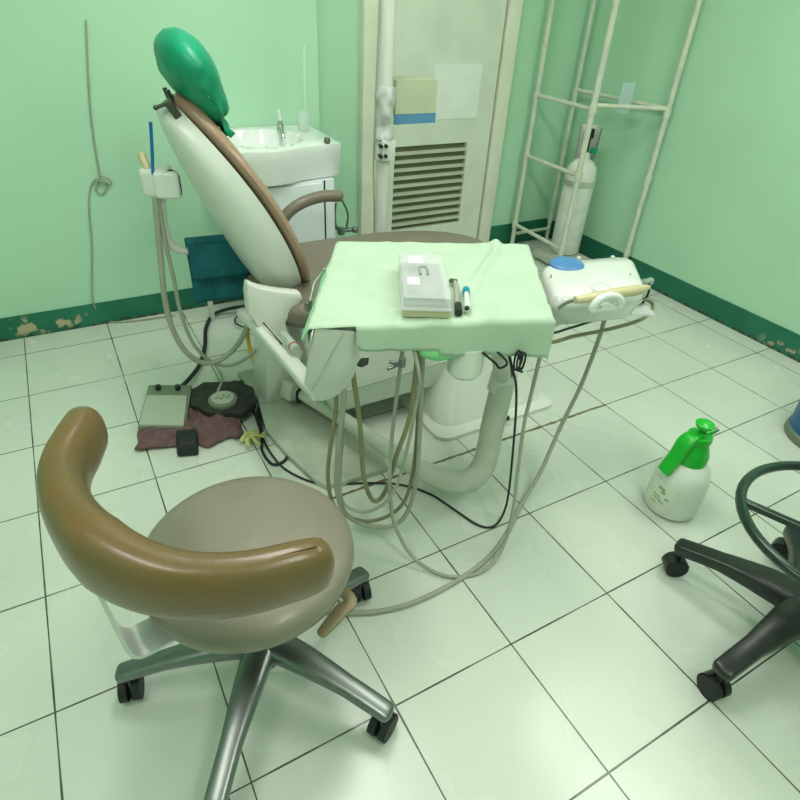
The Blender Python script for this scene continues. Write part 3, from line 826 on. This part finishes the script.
def lcloth(b):
    P = [(bil(-.008, .95, .75), at(322, 274, 'z', .70)), (bil(-.008, .75, .75), at(318, 292, 'z', .70)), (bil(-.008, .5, .75), at(312, 308, 'z', .69)), (bil(-.008, .25, .75), at(305, 325, 'z', .68)), (bil(-.008, .02, .75), at(299, 347, 'z', .67))]
    g = [[b.verts.new(a*(1-t)+c*t) for t in (0, .3, .65, 1)] for a, c in P]
    for i in range(4):
        for j in range(3): b.faces.new((g[i][j], g[i+1][j], g[i+1][j+1], g[i][j+1]))
tag(obj('bib_cloth', lcloth, mat('green_bib_cloth', (.36, .78, .46), .85), sharp=80, solid=.001, sub=1), 'green cloth edge hanging over the left end of the instrument table', 'cloth')
def chain(b):
    P = smooth_path([at(326, 270, 'z', .72), at(321, 277, 'z', .70), at(316, 284, 'z', .69), at(314, 292, 'z', .68), at(312, 301, 'z', .67)], 5)
    for p in P: sphere(b, p+V(-.006, -.004, .004), .0042, u=8, v=6)
ch = thing('bib_chain', 'silver beaded bib chain hanging off the left end of the table', 'chain', at(316, 284, 'z', .69))
obj('beads', chain, CHR, ch)
obj('clip', lambda b: box(b, at(310, 305, 'z', .66)+V(-.006, -.004, .0), (.02, .012, .024), rz(.5), bev=.003), CHRD, ch)
sn = thing('suction_nozzle', 'grey nozzle with a red ring resting on the chair side arm', 'nozzle', at(290, 342, 'z', .50))
obj('barrel', lambda b: tube(b, [at(282, 333, 'z', .505), at(288, 339, 'z', .505), at(293, 346, 'z', .505), at(296, 350, 'z', .505)], [.008, .012, .0135, .0125], 14), ALW, sn)
obj('red_ring', lambda b: rod(b, at(293, 346, 'z', .505), at(293.7, 347, 'z', .505), .014), RED, sn, label='thin red end ring')

# ------------------------------------------------------------------ bur box on the tray
bx = thing('instrument_box', 'clear lidded plastic box with two white labels on a beige base, on the green cloth', 'box', at(425, 290, 'z', .757))
zc = .7575
q = [at(402, 318, 'z', zc), at(450, 319.5, 'z', zc)]
bex = (q[1]-q[0]); bwid = bex.length; bex.normalize(); bey = V(-bex.y, bex.x, 0)
bl_ = at(404, 250, 'z', .81); dep = (bl_-q[0]).dot(bey)
ROT = Matrix((bex, bey, V(0, 0, 1))).transposed()
bc = q[0]+bex*bwid/2+bey*dep/2
def bxp(u, v, z): return q[0]+bex*bwid*u+bey*dep*v+V(0, 0, z-zc)
obj('base', lambda b: box(b, bxp(.5, .5, zc+.009), (bwid*.97, dep*.97, .018), ROT, bev=.004), BEIGE, bx)
obj('contents', lambda b: (box(b, bxp(.5, .5, zc+.0225), (bwid*.9, dep*.9, .008), ROT, bev=.002), [rod(b, bxp(.15+.1*k, .12, zc+.028), bxp(.15+.1*k, .3, zc+.030), .003) for k in range(8)]), CONTENT, bx)
lid = obj('lid', lambda b: (box(b, bxp(.5, .5, zc+.034), (bwid, dep, .030), ROT, bev=.005), box(b, bxp(.5, .5, zc+.0205), (bwid*1.03, dep*1.02, .004), ROT, bev=.001)), CLEAR, bx)
for u, v, w, h in ((.36, .80, .34, .17), (.25, .32, .26, .15)):
    lb = obj('label_sticker', lambda b: box(b, bxp(u, v, zc+.0497), (bwid*w, dep*h, .0008), ROT), PAPER, lid, label='white sticker')
obj('latch', lambda b: tube(b, [bxp(.42, .45, zc+.051), bxp(.42, .6, zc+.051), bxp(.5, .64, zc+.051), bxp(.58, .6, zc+.051), bxp(.58, .45, zc+.051)], .003, 8), CONTENT, lid)
h1 = thing('dental_handpiece', 'slim grey metal dental handpiece with bent head beside the clear box', 'handpiece', at(457, 297, 'z', .76))
obj('shaft', lambda b: tube(b, [at(455, 282, 'z', .768), at(457, 290, 'z', .768), at(457, 300, 'z', .767), at(458, 305, 'z', .766)], [.0055, .007, .008, .008], 14), PINKT, h1)
obj('head', lambda b: rod(b, at(451, 281, 'z', .764), at(455.5, 281.5, 'z', .770), .0065), CHRD, h1)
obj('coupling', lambda b: rod(b, at(458, 305, 'z', .766), at(458.5, 313, 'z', .765), .0088), BLK, h1)
h2 = thing('motor_handpiece', 'short white dental handpiece with a teal ring right of the grey one', 'handpiece', at(467, 297, 'z', .76))
obj('barrel', lambda b: tube(b, [at(466, 287, 'z', .766), at(466.5, 295, 'z', .767), at(467, 303, 'z', .768), at(467, 309, 'z', .768)], [.004, .0065, .0075, .0085], 14), W2, h2)
obj('teal_ring', lambda b: rod(b, at(466, 289.5, 'z', .767), at(466.2, 293.5, 'z', .767), .0085), TEAL, h2, label='teal ring')
obj('bore', lambda b: sphere(b, at(467, 308, 'z', .772), .0055), BLK, h2)

# ------------------------------------------------------------------ suction stand on the left
ya = -1.0
ss = thing('suction_holder', 'white suction hose holder on a curved arm left of the backrest', 'suction holder', at(160, 200, 'y', ya))
def harm(b):
    tube(b, [at(160, 192, 'y', ya), at(162, 215, 'y', ya), at(165, 232, 'y', ya), at(172, 246, 'y', ya), at(186, 251, 'y', ya), at(215, 250, 'y', ya), at(245, 250, 'y', ya), at(262, 262, 'y', ya)], [.014, .014, .014, .013, .011, .011, .011, .011], 14)
obj('arm', harm, W, ss)
RH = Matrix.Rotation(-.5, 3, 'Z')
hd = obj('head', lambda b: box(b, at(158, 181, 'y', ya), (.085, .075, .085), RH, bev=.02, seg=4), W, ss)
obj('front_cap', lambda b: box(b, at(167, 185, 'y', ya-.035), (.072, .03, .078), Matrix.Rotation(-.35, 3, 'Z'), bev=.014, seg=4), W2, ss)
def hseam(b):
    c = at(167, 185, 'y', ya-.035); R3 = Matrix.Rotation(-.35, 3, 'Z')
    P = [c+R3 @ V(.037*math.copysign(abs(math.cos(a))**.45, math.cos(a)), .006, .040*math.copysign(abs(math.sin(a))**.45, math.sin(a))) for a in [2*PI*k/32 for k in range(32)]]
    tube(b, P, .002, 6, per=1, closed=True)
obj('seam', hseam, DARK, ss)
obj('slot_cap', lambda b: rod(b, at(148, 170, 'y', ya-.01), at(141, 154, 'y', ya+.02), .012), CREAM, ss)
for px, r, m_ in (([(155, 196), (158, 230), (161, 262), (165, 300), (173, 330), (187, 353), (205, 363), (225, 357), (241, 340), (249, 318), (252, 305)], .0095, HOSE), ([(158, 197), (165, 240), (174, 280), (180, 310), (193, 343), (212, 362), (232, 365), (252, 354), (263, 340), (268, 322)], .0065, HOSE)):
    obj('suction_hose', lambda b: tube(b, [at(x, y, 'y', ya-.02) for x, y in px], r, 10), m_, ss)
tag(obj('saliva_tip', lambda b: tube(b, [at(153, 175, 'y', ya-.03), at(152, 150, 'y', ya-.03), at(150.5, 122, 'y', ya-.03)], .0048, 10), BLUE3), 'thin blue plastic stick standing in the suction holder', 'stick')
# teal towel over the arm
tw = thing('hand_towel', 'teal terry towel folded over the arm left of the dental chair', 'towel', at(215, 245, 'y', ya))
pL, pR = at(186, 243, 'y', ya), at(262, 236, 'y', ya)
def drape(b, yo, Ltop, n=16, wv=.004, x0=0., x1=1., bulge=0):
    g = {}
    for i in range(n+1):
        for j in range(17):
            t = j/16; p = pL.lerp(pR, x0+(x1-x0)*i/n)
            z = -Ltop*t
            g[i, j] = b.verts.new(p+V(0, yo+wv*noise.noise(V(i*.35, j*.12, yo*50))+bulge*math.sin(PI*t*.5), z+.002*noise.noise(V(i*.5, yo*99, 2))))
    for i in range(n):
        for j in range(16): b.faces.new((g[i, j], g[i+1, j], g[i+1, j+1], g[i, j+1]))
    return g
def topfold(b, ya_, yb_):
    n = 16; g = {}
    for i in range(n+1):
        for k in range(7):
            a = PI*k/6; p = pL.lerp(pR, i/n)
            g[i, k] = b.verts.new(p+V(0, (ya_+yb_)/2-(yb_-ya_)/2*math.cos(a), .012*math.sin(a)))
    for i in range(n):
        for k in range(6): b.faces.new((g[i, k], g[i+1, k], g[i+1, k+1], g[i, k+1]))
obj('front_fold', lambda b: (drape(b, -.02, .118), topfold(b, -.02, .02)), TOWEL, tw, sharp=80, solid=.007)
obj('back_fold', lambda b: drape(b, .02, .215, bulge=-.01), TOWEL, tw, sharp=80, solid=.007)
tag(obj('stand_foot', lambda b: (box(b, at(211, 309, 'z', .06), (.022, .022, .12), bev=.003)), WG), 'short grey post standing on the floor below the teal towel', 'post')

# ------------------------------------------------------------------ floor items left
def crumple(name, corners, m, amp, label, cat, seed, th=.004, N=44):
    def bld(b):
        g = {}
        A, B, C2, D2 = [at(x, y, 'z', 0) for x, y in corners]
        for i in range(N+1):
            for j in range(N+1):
                u, v = i/N, j/N
                u2 = u+.05*noise.noise(V(v*5, seed, 0)); v2 = v+.09*noise.noise(V(u*5, seed+3, 0))
                p = (A*(1-u2)+B*u2)*(1-v2)+(D2*(1-u2)+C2*u2)*v2
                h = amp*(.3+1.1*(1-abs(noise.noise(V(p.x*9+p.y*5, p.y*7, seed)))*2.2)**2*.6+.9*abs(noise.noise(V(p.x*26, p.y*20, seed+1))))
                e = min(i, j, N-i, N-j)/6; h *= min(1, .35+e)
                g[i, j] = b.verts.new((p.x, p.y, max(th, h)))
        for i in range(N):
            for j in range(N): b.faces.new((g[i, j], g[i+1, j], g[i+1, j+1], g[i, j+1]))
    return tag(obj(name, bld, m, sharp=80, solid=th), label, cat)
crumple('floor_cloth', [(135, 452), (240, 442), (247, 384), (150, 396)], MAUVE, .034, 'crumpled mauve cloth spread on the floor under the foot pedals', 'cloth', 5)
fp = thing('foot_pedal', 'grey green foot pedal with a light sloping treadle on the mauve cloth', 'foot pedal', at(166, 420, 'z', 0))
z0 = .022
a0, a1, a2, a3 = at(138, 430, 'z', z0), at(186, 431, 'z', z0), at(193, 393, 'z', z0), at(150, 393, 'z', z0)
obj('base', lambda b: hull(b, [a0, a1, a2, a3]+[p+V(0, 0, .014) for p in (a0, a1)]+[a2+V(-.0, -.01, .045), a3+V(.0, -.01, .045)], .006), PEDALD, fp)
def lerp2(u, v): return (a0*(1-u)+a1*u)*(1-v)+(a3*(1-u)+a2*u)*v
obj('treadle', lambda b: hull(b, [lerp2(.03, .02)+V(0, 0, .022), lerp2(.97, .02)+V(0, 0, .022), lerp2(.96, .66)+V(0, 0, .046), lerp2(.06, .66)+V(0, 0, .046), lerp2(.03, .02)+V(0, 0, .012), lerp2(.97, .02)+V(0, 0, .012), lerp2(.96, .66)+V(0, 0, .03), lerp2(.06, .66)+V(0, 0, .03)], .004), PEDAL, fp)
for u in (.28, .72): obj('foot_knob', lambda b: rod(b, lerp2(u, .85)+V(0, 0, .035), lerp2(u, .85)+V(0, 0, .058), .010), BLK, fp)
tag(obj('pedal_cable', lambda b: tube(b, [lerp2(.75, .98)+V(0, 0, .03), at(190, 378, 'z', .03), at(200, 364, 'z', .02), at(205, 345, 'z', .015), at(206, 328, 'z', .015), at(213, 315, 'z', .015), at(228, 309, 'z', .03), at(246, 306, 'z', .06)], .0085, 10), BLKR), 'thick black cable from the grey pedal curving to the chair', 'cable')
rp = thing('round_foot_control', 'dark octagonal rubber foot control with a pale round disc on top', 'foot control', at(223, 400, 'z', 0))
c0 = at(223, 402, 'z', .028)
def octo(b):
    prism(b, [at(x, y, 'z', .024) for x, y in ((193, 396), (204, 388), (240, 387), (254, 393), (257, 408), (244, 419), (210, 419), (191, 410))], (0, 0, .03), bev=.008)
obj('rubber_base', octo, PAD, rp)
dcn = at(223, 400, 'z', .062)
obj('disc', lambda b: lathe(b, [(.001, 0), (.046, 0), (.052, .004), (.052, .016), (.044, .020), (.001, .020)], (dcn.x, dcn.y, .052), 32), PEDALD, rp)
obj('disc_plate', lambda b: lathe(b, [(.001, 0), (.041, 0), (.041, .003), (.001, .004)], (dcn.x, dcn.y, .0715), 32), PEDAL, rp)
def scribble(b):
    for k in range(7):
        p = V(dcn.x-.024+.008*k, dcn.y+.010*math.sin(k*2.1), .076); box(b, p, (.012, .0035, .0012), rz(k*1.3))
obj('disc_markings', scribble, PEDALD, rp)
obj('cable', lambda b: tube(b, [V(dcn.x-.01, dcn.y+.05, .06), at(222, 378, 'z', .05), at(215, 365, 'z', .03)], .005, 8), HOSE, rp)
tag(obj('small_black_box', lambda b: hull(b, [at(177, 457, 'z', .006), at(199, 455, 'z', .006), at(199, 438, 'z', .006), at(176, 438, 'z', .006), at(178, 443, 'z', .045), at(196, 442, 'z', .045), at(196, 428, 'z', .045), at(176, 430, 'z', .045)], .005), BLKR), 'small black box at the edge of the mauve cloth', 'box')
def rib(b):
    for k in range(7):
        a = k*.9; c = at(254, 440, 'z', .01); tube(b, [c+V(0, 0, .004*k), c+V(.03*math.cos(a), .03*math.sin(a), .012+.003*k), c+V(.045*math.cos(a+.4), .045*math.sin(a+.4), .008)], .004, 6, sec=(1.6, .3, 2))
tag(obj('ribbon', rib, YEL), 'crumpled yellow ribbon on the tiles beside the black cable loop', 'ribbon')
tag(obj('looped_cable', lambda b: tube(b, [at(257, 412, 'z', .012), at(262, 432, 'z', .012), at(262, 450, 'z', .006), at(272, 464, 'z', .006), at(284, 461, 'z', .006), at(287, 452, 'z', .006), at(278, 440, 'z', .012), at(266, 428, 'z', .016), at(258, 408, 'z', .012)], .0048, 8), BLKR), 'black cable loop on the floor against the chair plinth', 'cable')
tag(obj('thin_loop_cable', lambda b: tube(b, [at(230, 388, 'z', .025), at(238, 383, 'z', .02), at(250, 379, 'z', .008), at(263, 381, 'z', .008), at(269, 387, 'z', .008), at(271, 394, 'z', .008)], .0045, 8), BLKR), 'short black cable arching from the round control to the chair', 'cable')
tag(obj('corrugated_hose', lambda b: tube(b, [at(277, 340, 'z', .16), at(266, 346, 'z', .12), at(260, 357, 'z', .07), at(261, 368, 'z', .04), at(268, 376, 'z', .03), at(280, 379, 'z', .04)], .0115, 12), BLKR), 'black corrugated hose curling beside the rear of the chair base', 'hose')
tag(obj('black_wire', lambda b: tube(b, [at(250, 316, 'z', .05), at(238, 316, 'z', .03), at(235, 322, 'z', .02), at(243, 327, 'z', .02), at(256, 331, 'z', .03)], .004, 8), BLKR), 'small black wire loop behind the chair column', 'wire')
tag(obj('yellow_hose', lambda b: tube(b, [at(249, 312, 'z', .2), at(247, 328, 'z', .12), at(249, 345, 'z', .05), at(254, 360, 'z', .02), at(262, 371, 'z', .02)], .0085, 10), YELT), 'yellow hose dropping from the chair to the floor', 'hose')

# ------------------------------------------------------------------ spray bottle
SX, SY = 1.772, -2.178
sp_ = thing('spray_bottle', 'white pressure spray bottle with bright green pump head and handle', 'spray bottle', (SX, SY, 0))
obj('bottle', lambda b: lathe(b, [(.001, .004), (.060, .0), (.069, .008), (.072, .03), (.073, .08), (.071, .12), (.063, .15), (.048, .172), (.036, .182), (.001, .184)], (SX, SY, 0), 40), BOTTLE, sp_)
dirc = (V(CAM.x, CAM.y, 0)-V(SX, SY, 0)).normalized(); ac = math.atan2(dirc.y, dirc.x)
obj('label_print', lambda b: lathe(b, [(.0735, .03), (.0742, .08), (.0722, .118), (.0715, .118), (.0728, .08), (.0725, .03)], (SX, SY, 0), 20, ang=(ac-1.15, ac+.2)), LABEL, sp_)
def marks(b):
    for k, (da, z, w, h) in enumerate(((-.45, .098, .020, .008), (-.35, .088, .012, .008), (-.55, .07, .022, .004), (-.5, .06, .026, .003), (-.3, .055, .016, .003), (-.6, .045, .02, .003), (-.15, .072, .012, .006))):
        a = ac+da; box(b, (SX+.0745*math.cos(a), SY+.0745*math.sin(a), z), (.001, w, h), rz(a))
obj('label_marks', marks, INK, sp_)
obj('neck_cap', lambda b: lathe(b, [(.001, .168), (.042, .168), (.043, .20), (.034, .225), (.026, .245), (.001, .247)], (SX, SY, 0), 28), GRN, sp_)
obj('pump_collar', lambda b: lathe(b, [(.001, .243), (.031, .243), (.033, .25), (.031, .262), (.001, .264)], (SX, SY, 0), 28), GRN, sp_)
obj('pump_knob', lambda b: lathe(b, [(.001, .262), (.007, .262), (.007, .285), (.022, .29), (.024, .298), (.014, .305), (.001, .306)], (SX, SY, 0), 24), GRN, sp_)
hd_ = (at(668, 470, 'z', .17)-V(SX, SY, .17)); hd_.z = 0; hd_ = hd_.normalized()
obj('handle', lambda b: tube(b, [V(SX, SY, .262), V(SX, SY, .258)+hd_*.025, V(SX, SY, .240)+hd_*.042, V(SX, SY, .20)+hd_*.052, V(SX, SY, .148)+hd_*.074], [.014, .019, .021, .02, .018], 14, sec=(1.05, .55, 4), up=(0, 0, 1)), GRN, sp_)
nd = -hd_
nz_ = obj('nozzle', lambda b: rod(b, V(SX, SY, .255), V(SX, SY, .266)+nd*.042, .008), GRN, sp_)
obj('nozzle_tip', lambda b: rod(b, V(SX, SY, .266)+nd*.042, V(SX, SY, .270)+nd*.052, .006), CHRD, nz_)

for o_ in [c for c in sp_.children_recursive if c.type == 'MESH']:      # true size of the two litre bottle
    for v_ in o_.data.vertices: v_.co = Vector((SX, SY, 0))+(v_.co-Vector((SX, SY, 0)))*1.13
# ------------------------------------------------------------------ blue bin
BX, BY = 2.62, -2.215
bn = thing('waste_bin', 'blue plastic bin with a dark grey foot rim at the right edge', 'bin', (BX, BY, 0))
obj('foot_rim', lambda b: lathe(b, [(.001, 0), (.146, 0), (.149, .008), (.147, .03), (.14, .036), (.001, .036)], (BX, BY, 0), 36), PEDALD, bn)
obj('bucket', lambda b: lathe(b, [(.001, .034), (.140, .034), (.148, .30), (.153, .30), (.153, .31), (.142, .31), (.132, .06), (.001, .06)], (BX, BY, 0), 36), BLUE2, bn)

# ------------------------------------------------------------------ casters helper
def caster(parent, p, a, m_h, rw=.026):
    d = V(math.cos(a), math.sin(a), 0); s = V(-d.y, d.x, 0)
    c = obj('caster', lambda b: [rod(b, p+s*o+V(0, 0, rw), p+s*(o+.017)+V(0, 0, rw), rw, 20) for o in (-.022, .005)], BLKR, parent)
    obj('caster_hood', lambda b: (lathe(b, [(rw+.003, -.019), (rw+.003, .019), (rw-.001, .019), (rw-.001, -.019)], p+V(0, 0, rw), 14, align(s), ang=(-.3, 2.6)), box(b, p+V(0, 0, rw), (.01, .008, rw*1.6), rz(a)), rod(b, p+V(0, 0, rw*1.4), p+V(0, 0, rw*2+.026), .008)), m_h, c)
    return c

# ------------------------------------------------------------------ operator stool (front left)
stl = thing('dental_stool', 'taupe round stool with a curved golden brown back pad on a chrome star base', 'stool', (.43, -2.13, 0))
TX, TY = .440, -2.127
def star(parent, cx, cy, R_, a0, zh, zo, m, w0, w1, sec, seg=16, rw=.030):
    for k in range(5):
        a = a0+k*2*PI/5; d = V(math.cos(a), math.sin(a), 0)
        lg = obj('leg', lambda b: tube(b, [V(cx, cy, zh)+d*.02, V(cx, cy, zh-.002)+d*R_*.35, V(cx, cy, (zh+zo)/2+.004)+d*R_*.7, V(cx, cy, zo)+d*R_*1.03], [w0, w0*.85, w1*1.05, w1], seg, up=(0, 0, 1), sec=sec, roundcap=.5), m, parent)
        caster(lg, V(cx, cy, 0)+d*R_, a+random.uniform(.6, 2.2), m, rw)
star(stl, TX, TY, .298, math.radians(18), .135, .088, CHRD, .037, .022, (1, .6, 3))
obj('hub', lambda b: lathe(b, [(.001, .07), (.035, .07), (.04, .085), (.04, .125), (.03, .14), (.001, .14)], (TX, TY, 0)), CHRD, stl)
obj('gas_column', lambda b: (rod(b, (TX, TY, .12), (TX, TY, .30), .025, 20), rod(b, (TX, TY, .30), (TX, TY, .40), .014, 16)), BLK, stl)
STX, STY, SR = .434, -2.135, .200
obj('seat', lambda b: lathe(b, [(.001, .395), (.15, .395), (.180, .40), (.195, .416), (SR, .436), (.197, .451), (.185, .464), (.16, .472), (.10, .478), (.001, .481)], (STX, STY, 0), 56), SEATV, stl, sharp=60)
obj('seat_plate', lambda b: box(b, (STX, STY, .385), (.20, .16, .02), bev=.004), BLK, stl)
lv = at(330, 622, 'z', .375)
obj('height_lever', lambda b: tube(b, [V(STX+.10, STY-.03, .388), at(349, 597, 'z', .385), at(340, 612, 'z', .38), at(322, 633, 'z', .37)], [.007, .010, .0125, .009], 12, sec=(1.2, .6, 2.5), up=(0, 0, 1), roundcap=.8), mat('tan_plastic', (.24, .19, .11), .45), stl)
zp = .735
bp_px = [(87, 431), (78, 448), (67, 470), (65, 495), (77, 525), (104, 555), (146, 577), (196, 586), (248, 583), (296, 571), (317, 565)]
PADP = [at(x, y, 'z', zp+.012*(1-i/10)) for i, (x, y) in enumerate(bp_px)]
obj('back_pad', lambda b: tube(b, PADP, [.045, .048, .048, .049, .052, .058, .052, .047, .045, .043, .040], 28, per=6, sec=(.62, 1.0, 2.5), up=(0, 0, 1), roundcap=.55), GOLD, stl, sharp=70)
def seam(b):
    P = smooth_path(PADP, 6); ctr = V(.40, -2.2, 0); q = []
    for p in P[30:60]:
        d = V(p.x-ctr.x, p.y-ctr.y, 0).normalized(); q.append(p-d*.0+V(0, 0, .0425)+d*.006)
    tube(b, q, .0010, 6, smooth=False)
obj('pad_seam', seam, mat('seam_brown', (.14, .075, .02), .6), bpy.data.objects['back_pad'])
def brk(b):
    c0_ = at(128, 647, 'z', .386)
    d_ = V(STX-c0_.x, STY-c0_.y-.02, 0).normalized(); wd = V(-d_.y, d_.x, 0)
    prof = [(.16, -.003), (.11, -.003), (.05, -.003), (.02, -.001), (.006, .006), (-.002, .022), (-.006, .06), (-.010, .14), (-.013, .24), (-.012, .33)]
    Q = smooth_path([c0_+d_*a_+V(0, 0, z_) for a_, z_ in prof], 4); rings = []
    for i, p in enumerate(Q):
        t = (Q[min(len(Q)-1, i+1)]-Q[max(0, i-1)]).normalized(); nn = t.cross(wd).normalized(); w_ = .034-.010*min(1, max(0, (p.z-c0_.z)/.15)); h_ = .0035
        rings.append([p+wd*w_+nn*h_, p-wd*w_+nn*h_, p-wd*w_-nn*h_, p+wd*w_-nn*h_])
    bridge(b, rings)
obj('back_bracket', brk, ALW, stl, sharp=40)

# ------------------------------------------------------------------ black stool (right)
ds = thing('drafting_stool', 'black castored stool base with a round foot ring at the right edge', 'stool', (1.66, -2.66, 0))
KX, KY = 1.653, -2.655
star(ds, KX, KY, .305, math.radians(35.6), .14, .098, BLK, .044, .024, (1, .7, 6), rw=.030)
obj('hub', lambda b: lathe(b, [(.001, .06), (.04, .06), (.048, .08), (.048, .15), (.034, .17), (.001, .17)], (KX, KY, 0)), BLK, ds)
obj('gas_column', lambda b: (rod(b, (KX, KY, .15), (KX, KY, .42), .028, 20), rod(b, (KX, KY, .42), (KX, KY, .66), .016, 16)), BLK, ds)
RGX, RGY, RGZ, RGR = 1.672, -2.632, .37, .232
rg = obj('foot_ring', lambda b: tube(b, [(RGX+RGR*math.cos(2*PI*k/24), RGY+RGR*math.sin(2*PI*k/24), RGZ) for k in range(24)], .0125, 12, per=2, closed=True), DKG, ds)
for k in range(3):
    a = math.radians(127+120*k); obj('spoke', lambda b: rod(b, (KX, KY, RGZ-.02), (RGX+RGR*math.cos(a), RGY+RGR*math.sin(a), RGZ), .011), DKG, rg)
obj('ring_hub', lambda b: rod(b, (KX, KY, RGZ-.05), (KX, KY, RGZ+.02), .036, 20), BLK, ds)
obj('seat', lambda b: lathe(b, [(.001, .66), (.15, .66), (.165, .68), (.165, .71), (.14, .73), (.001, .735)], (KX+.03, KY-.03, 0), 40), BLKR, ds)

# ------------------------------------------------------------------ lights
def fixture(x, y, w, l, power, col, label):  # builds the inferred lamp over the chair and the added fill lamps
    t = thing('ceiling_or_fill_light', label, 'ceiling light', (x, y, ZC))
    obj('fixture_body', lambda b: box(b, (x, y, ZC-.03), (w, l, .05), bev=.01), CEILP, t)
    ld = bpy.data.lights.new('tube_or_fill_light', 'AREA'); ld.shape = 'RECTANGLE'; ld.size = w*.9; ld.size_y = l*.9; ld.energy = power; ld.color = col
    lo = bpy.data.objects.new('tube_or_fill_light', ld); COL.objects.link(lo); lo.location = (x, y, ZC-.07)
    em = bpy.data.materials.new('tube_glow'); em.use_nodes = True; nt = em.node_tree
    nt.nodes['Principled BSDF'].inputs['Emission Color'].default_value = (*col, 1); nt.nodes['Principled BSDF'].inputs['Emission Strength'].default_value = 6
    obj('fluorescent_tube', lambda b: (rod(b, (x-w*.25, y-l*.45, ZC-.065), (x-w*.25, y+l*.45, ZC-.065), .013), rod(b, (x+w*.25, y-l*.45, ZC-.065), (x+w*.25, y+l*.45, ZC-.065), .013)), em, t)
fixture(.95, -1.4, .4, 1.2, 25, (1, 1, .92), 'long fluorescent ceiling light over the dental chair')
fixture(2.3, -2.3, .4, 1.2, 22, (1, 1, .92), 'added unseen fill light on the ceiling near the right wall')  # added fill lamp, lifts the dark right wall
fixture(-.5, -2.4, .4, 1.2, 18, (1, 1, .92), 'added unseen fill light on the ceiling near the left wall')  # added fill lamp, spreads the light wider to the left
fixture(.9, -3.6, .4, 1.2, 20, (1, 1, .92), 'added unseen fill light on the ceiling behind the camera')  # added fill lamp from behind the camera, no known source there
w = bpy.data.worlds.new('world'); S.world = w; w.use_nodes = True
w.node_tree.nodes['Background'].inputs[0].default_value = (.7, .85, .72, 1); w.node_tree.nodes['Background'].inputs[1].default_value = .3
S.view_settings.view_transform = 'Standard'; S.view_settings.look = 'None'; S.view_settings.gamma = 1; S.view_settings.exposure = -.03
S.view_settings.use_curve_mapping = False
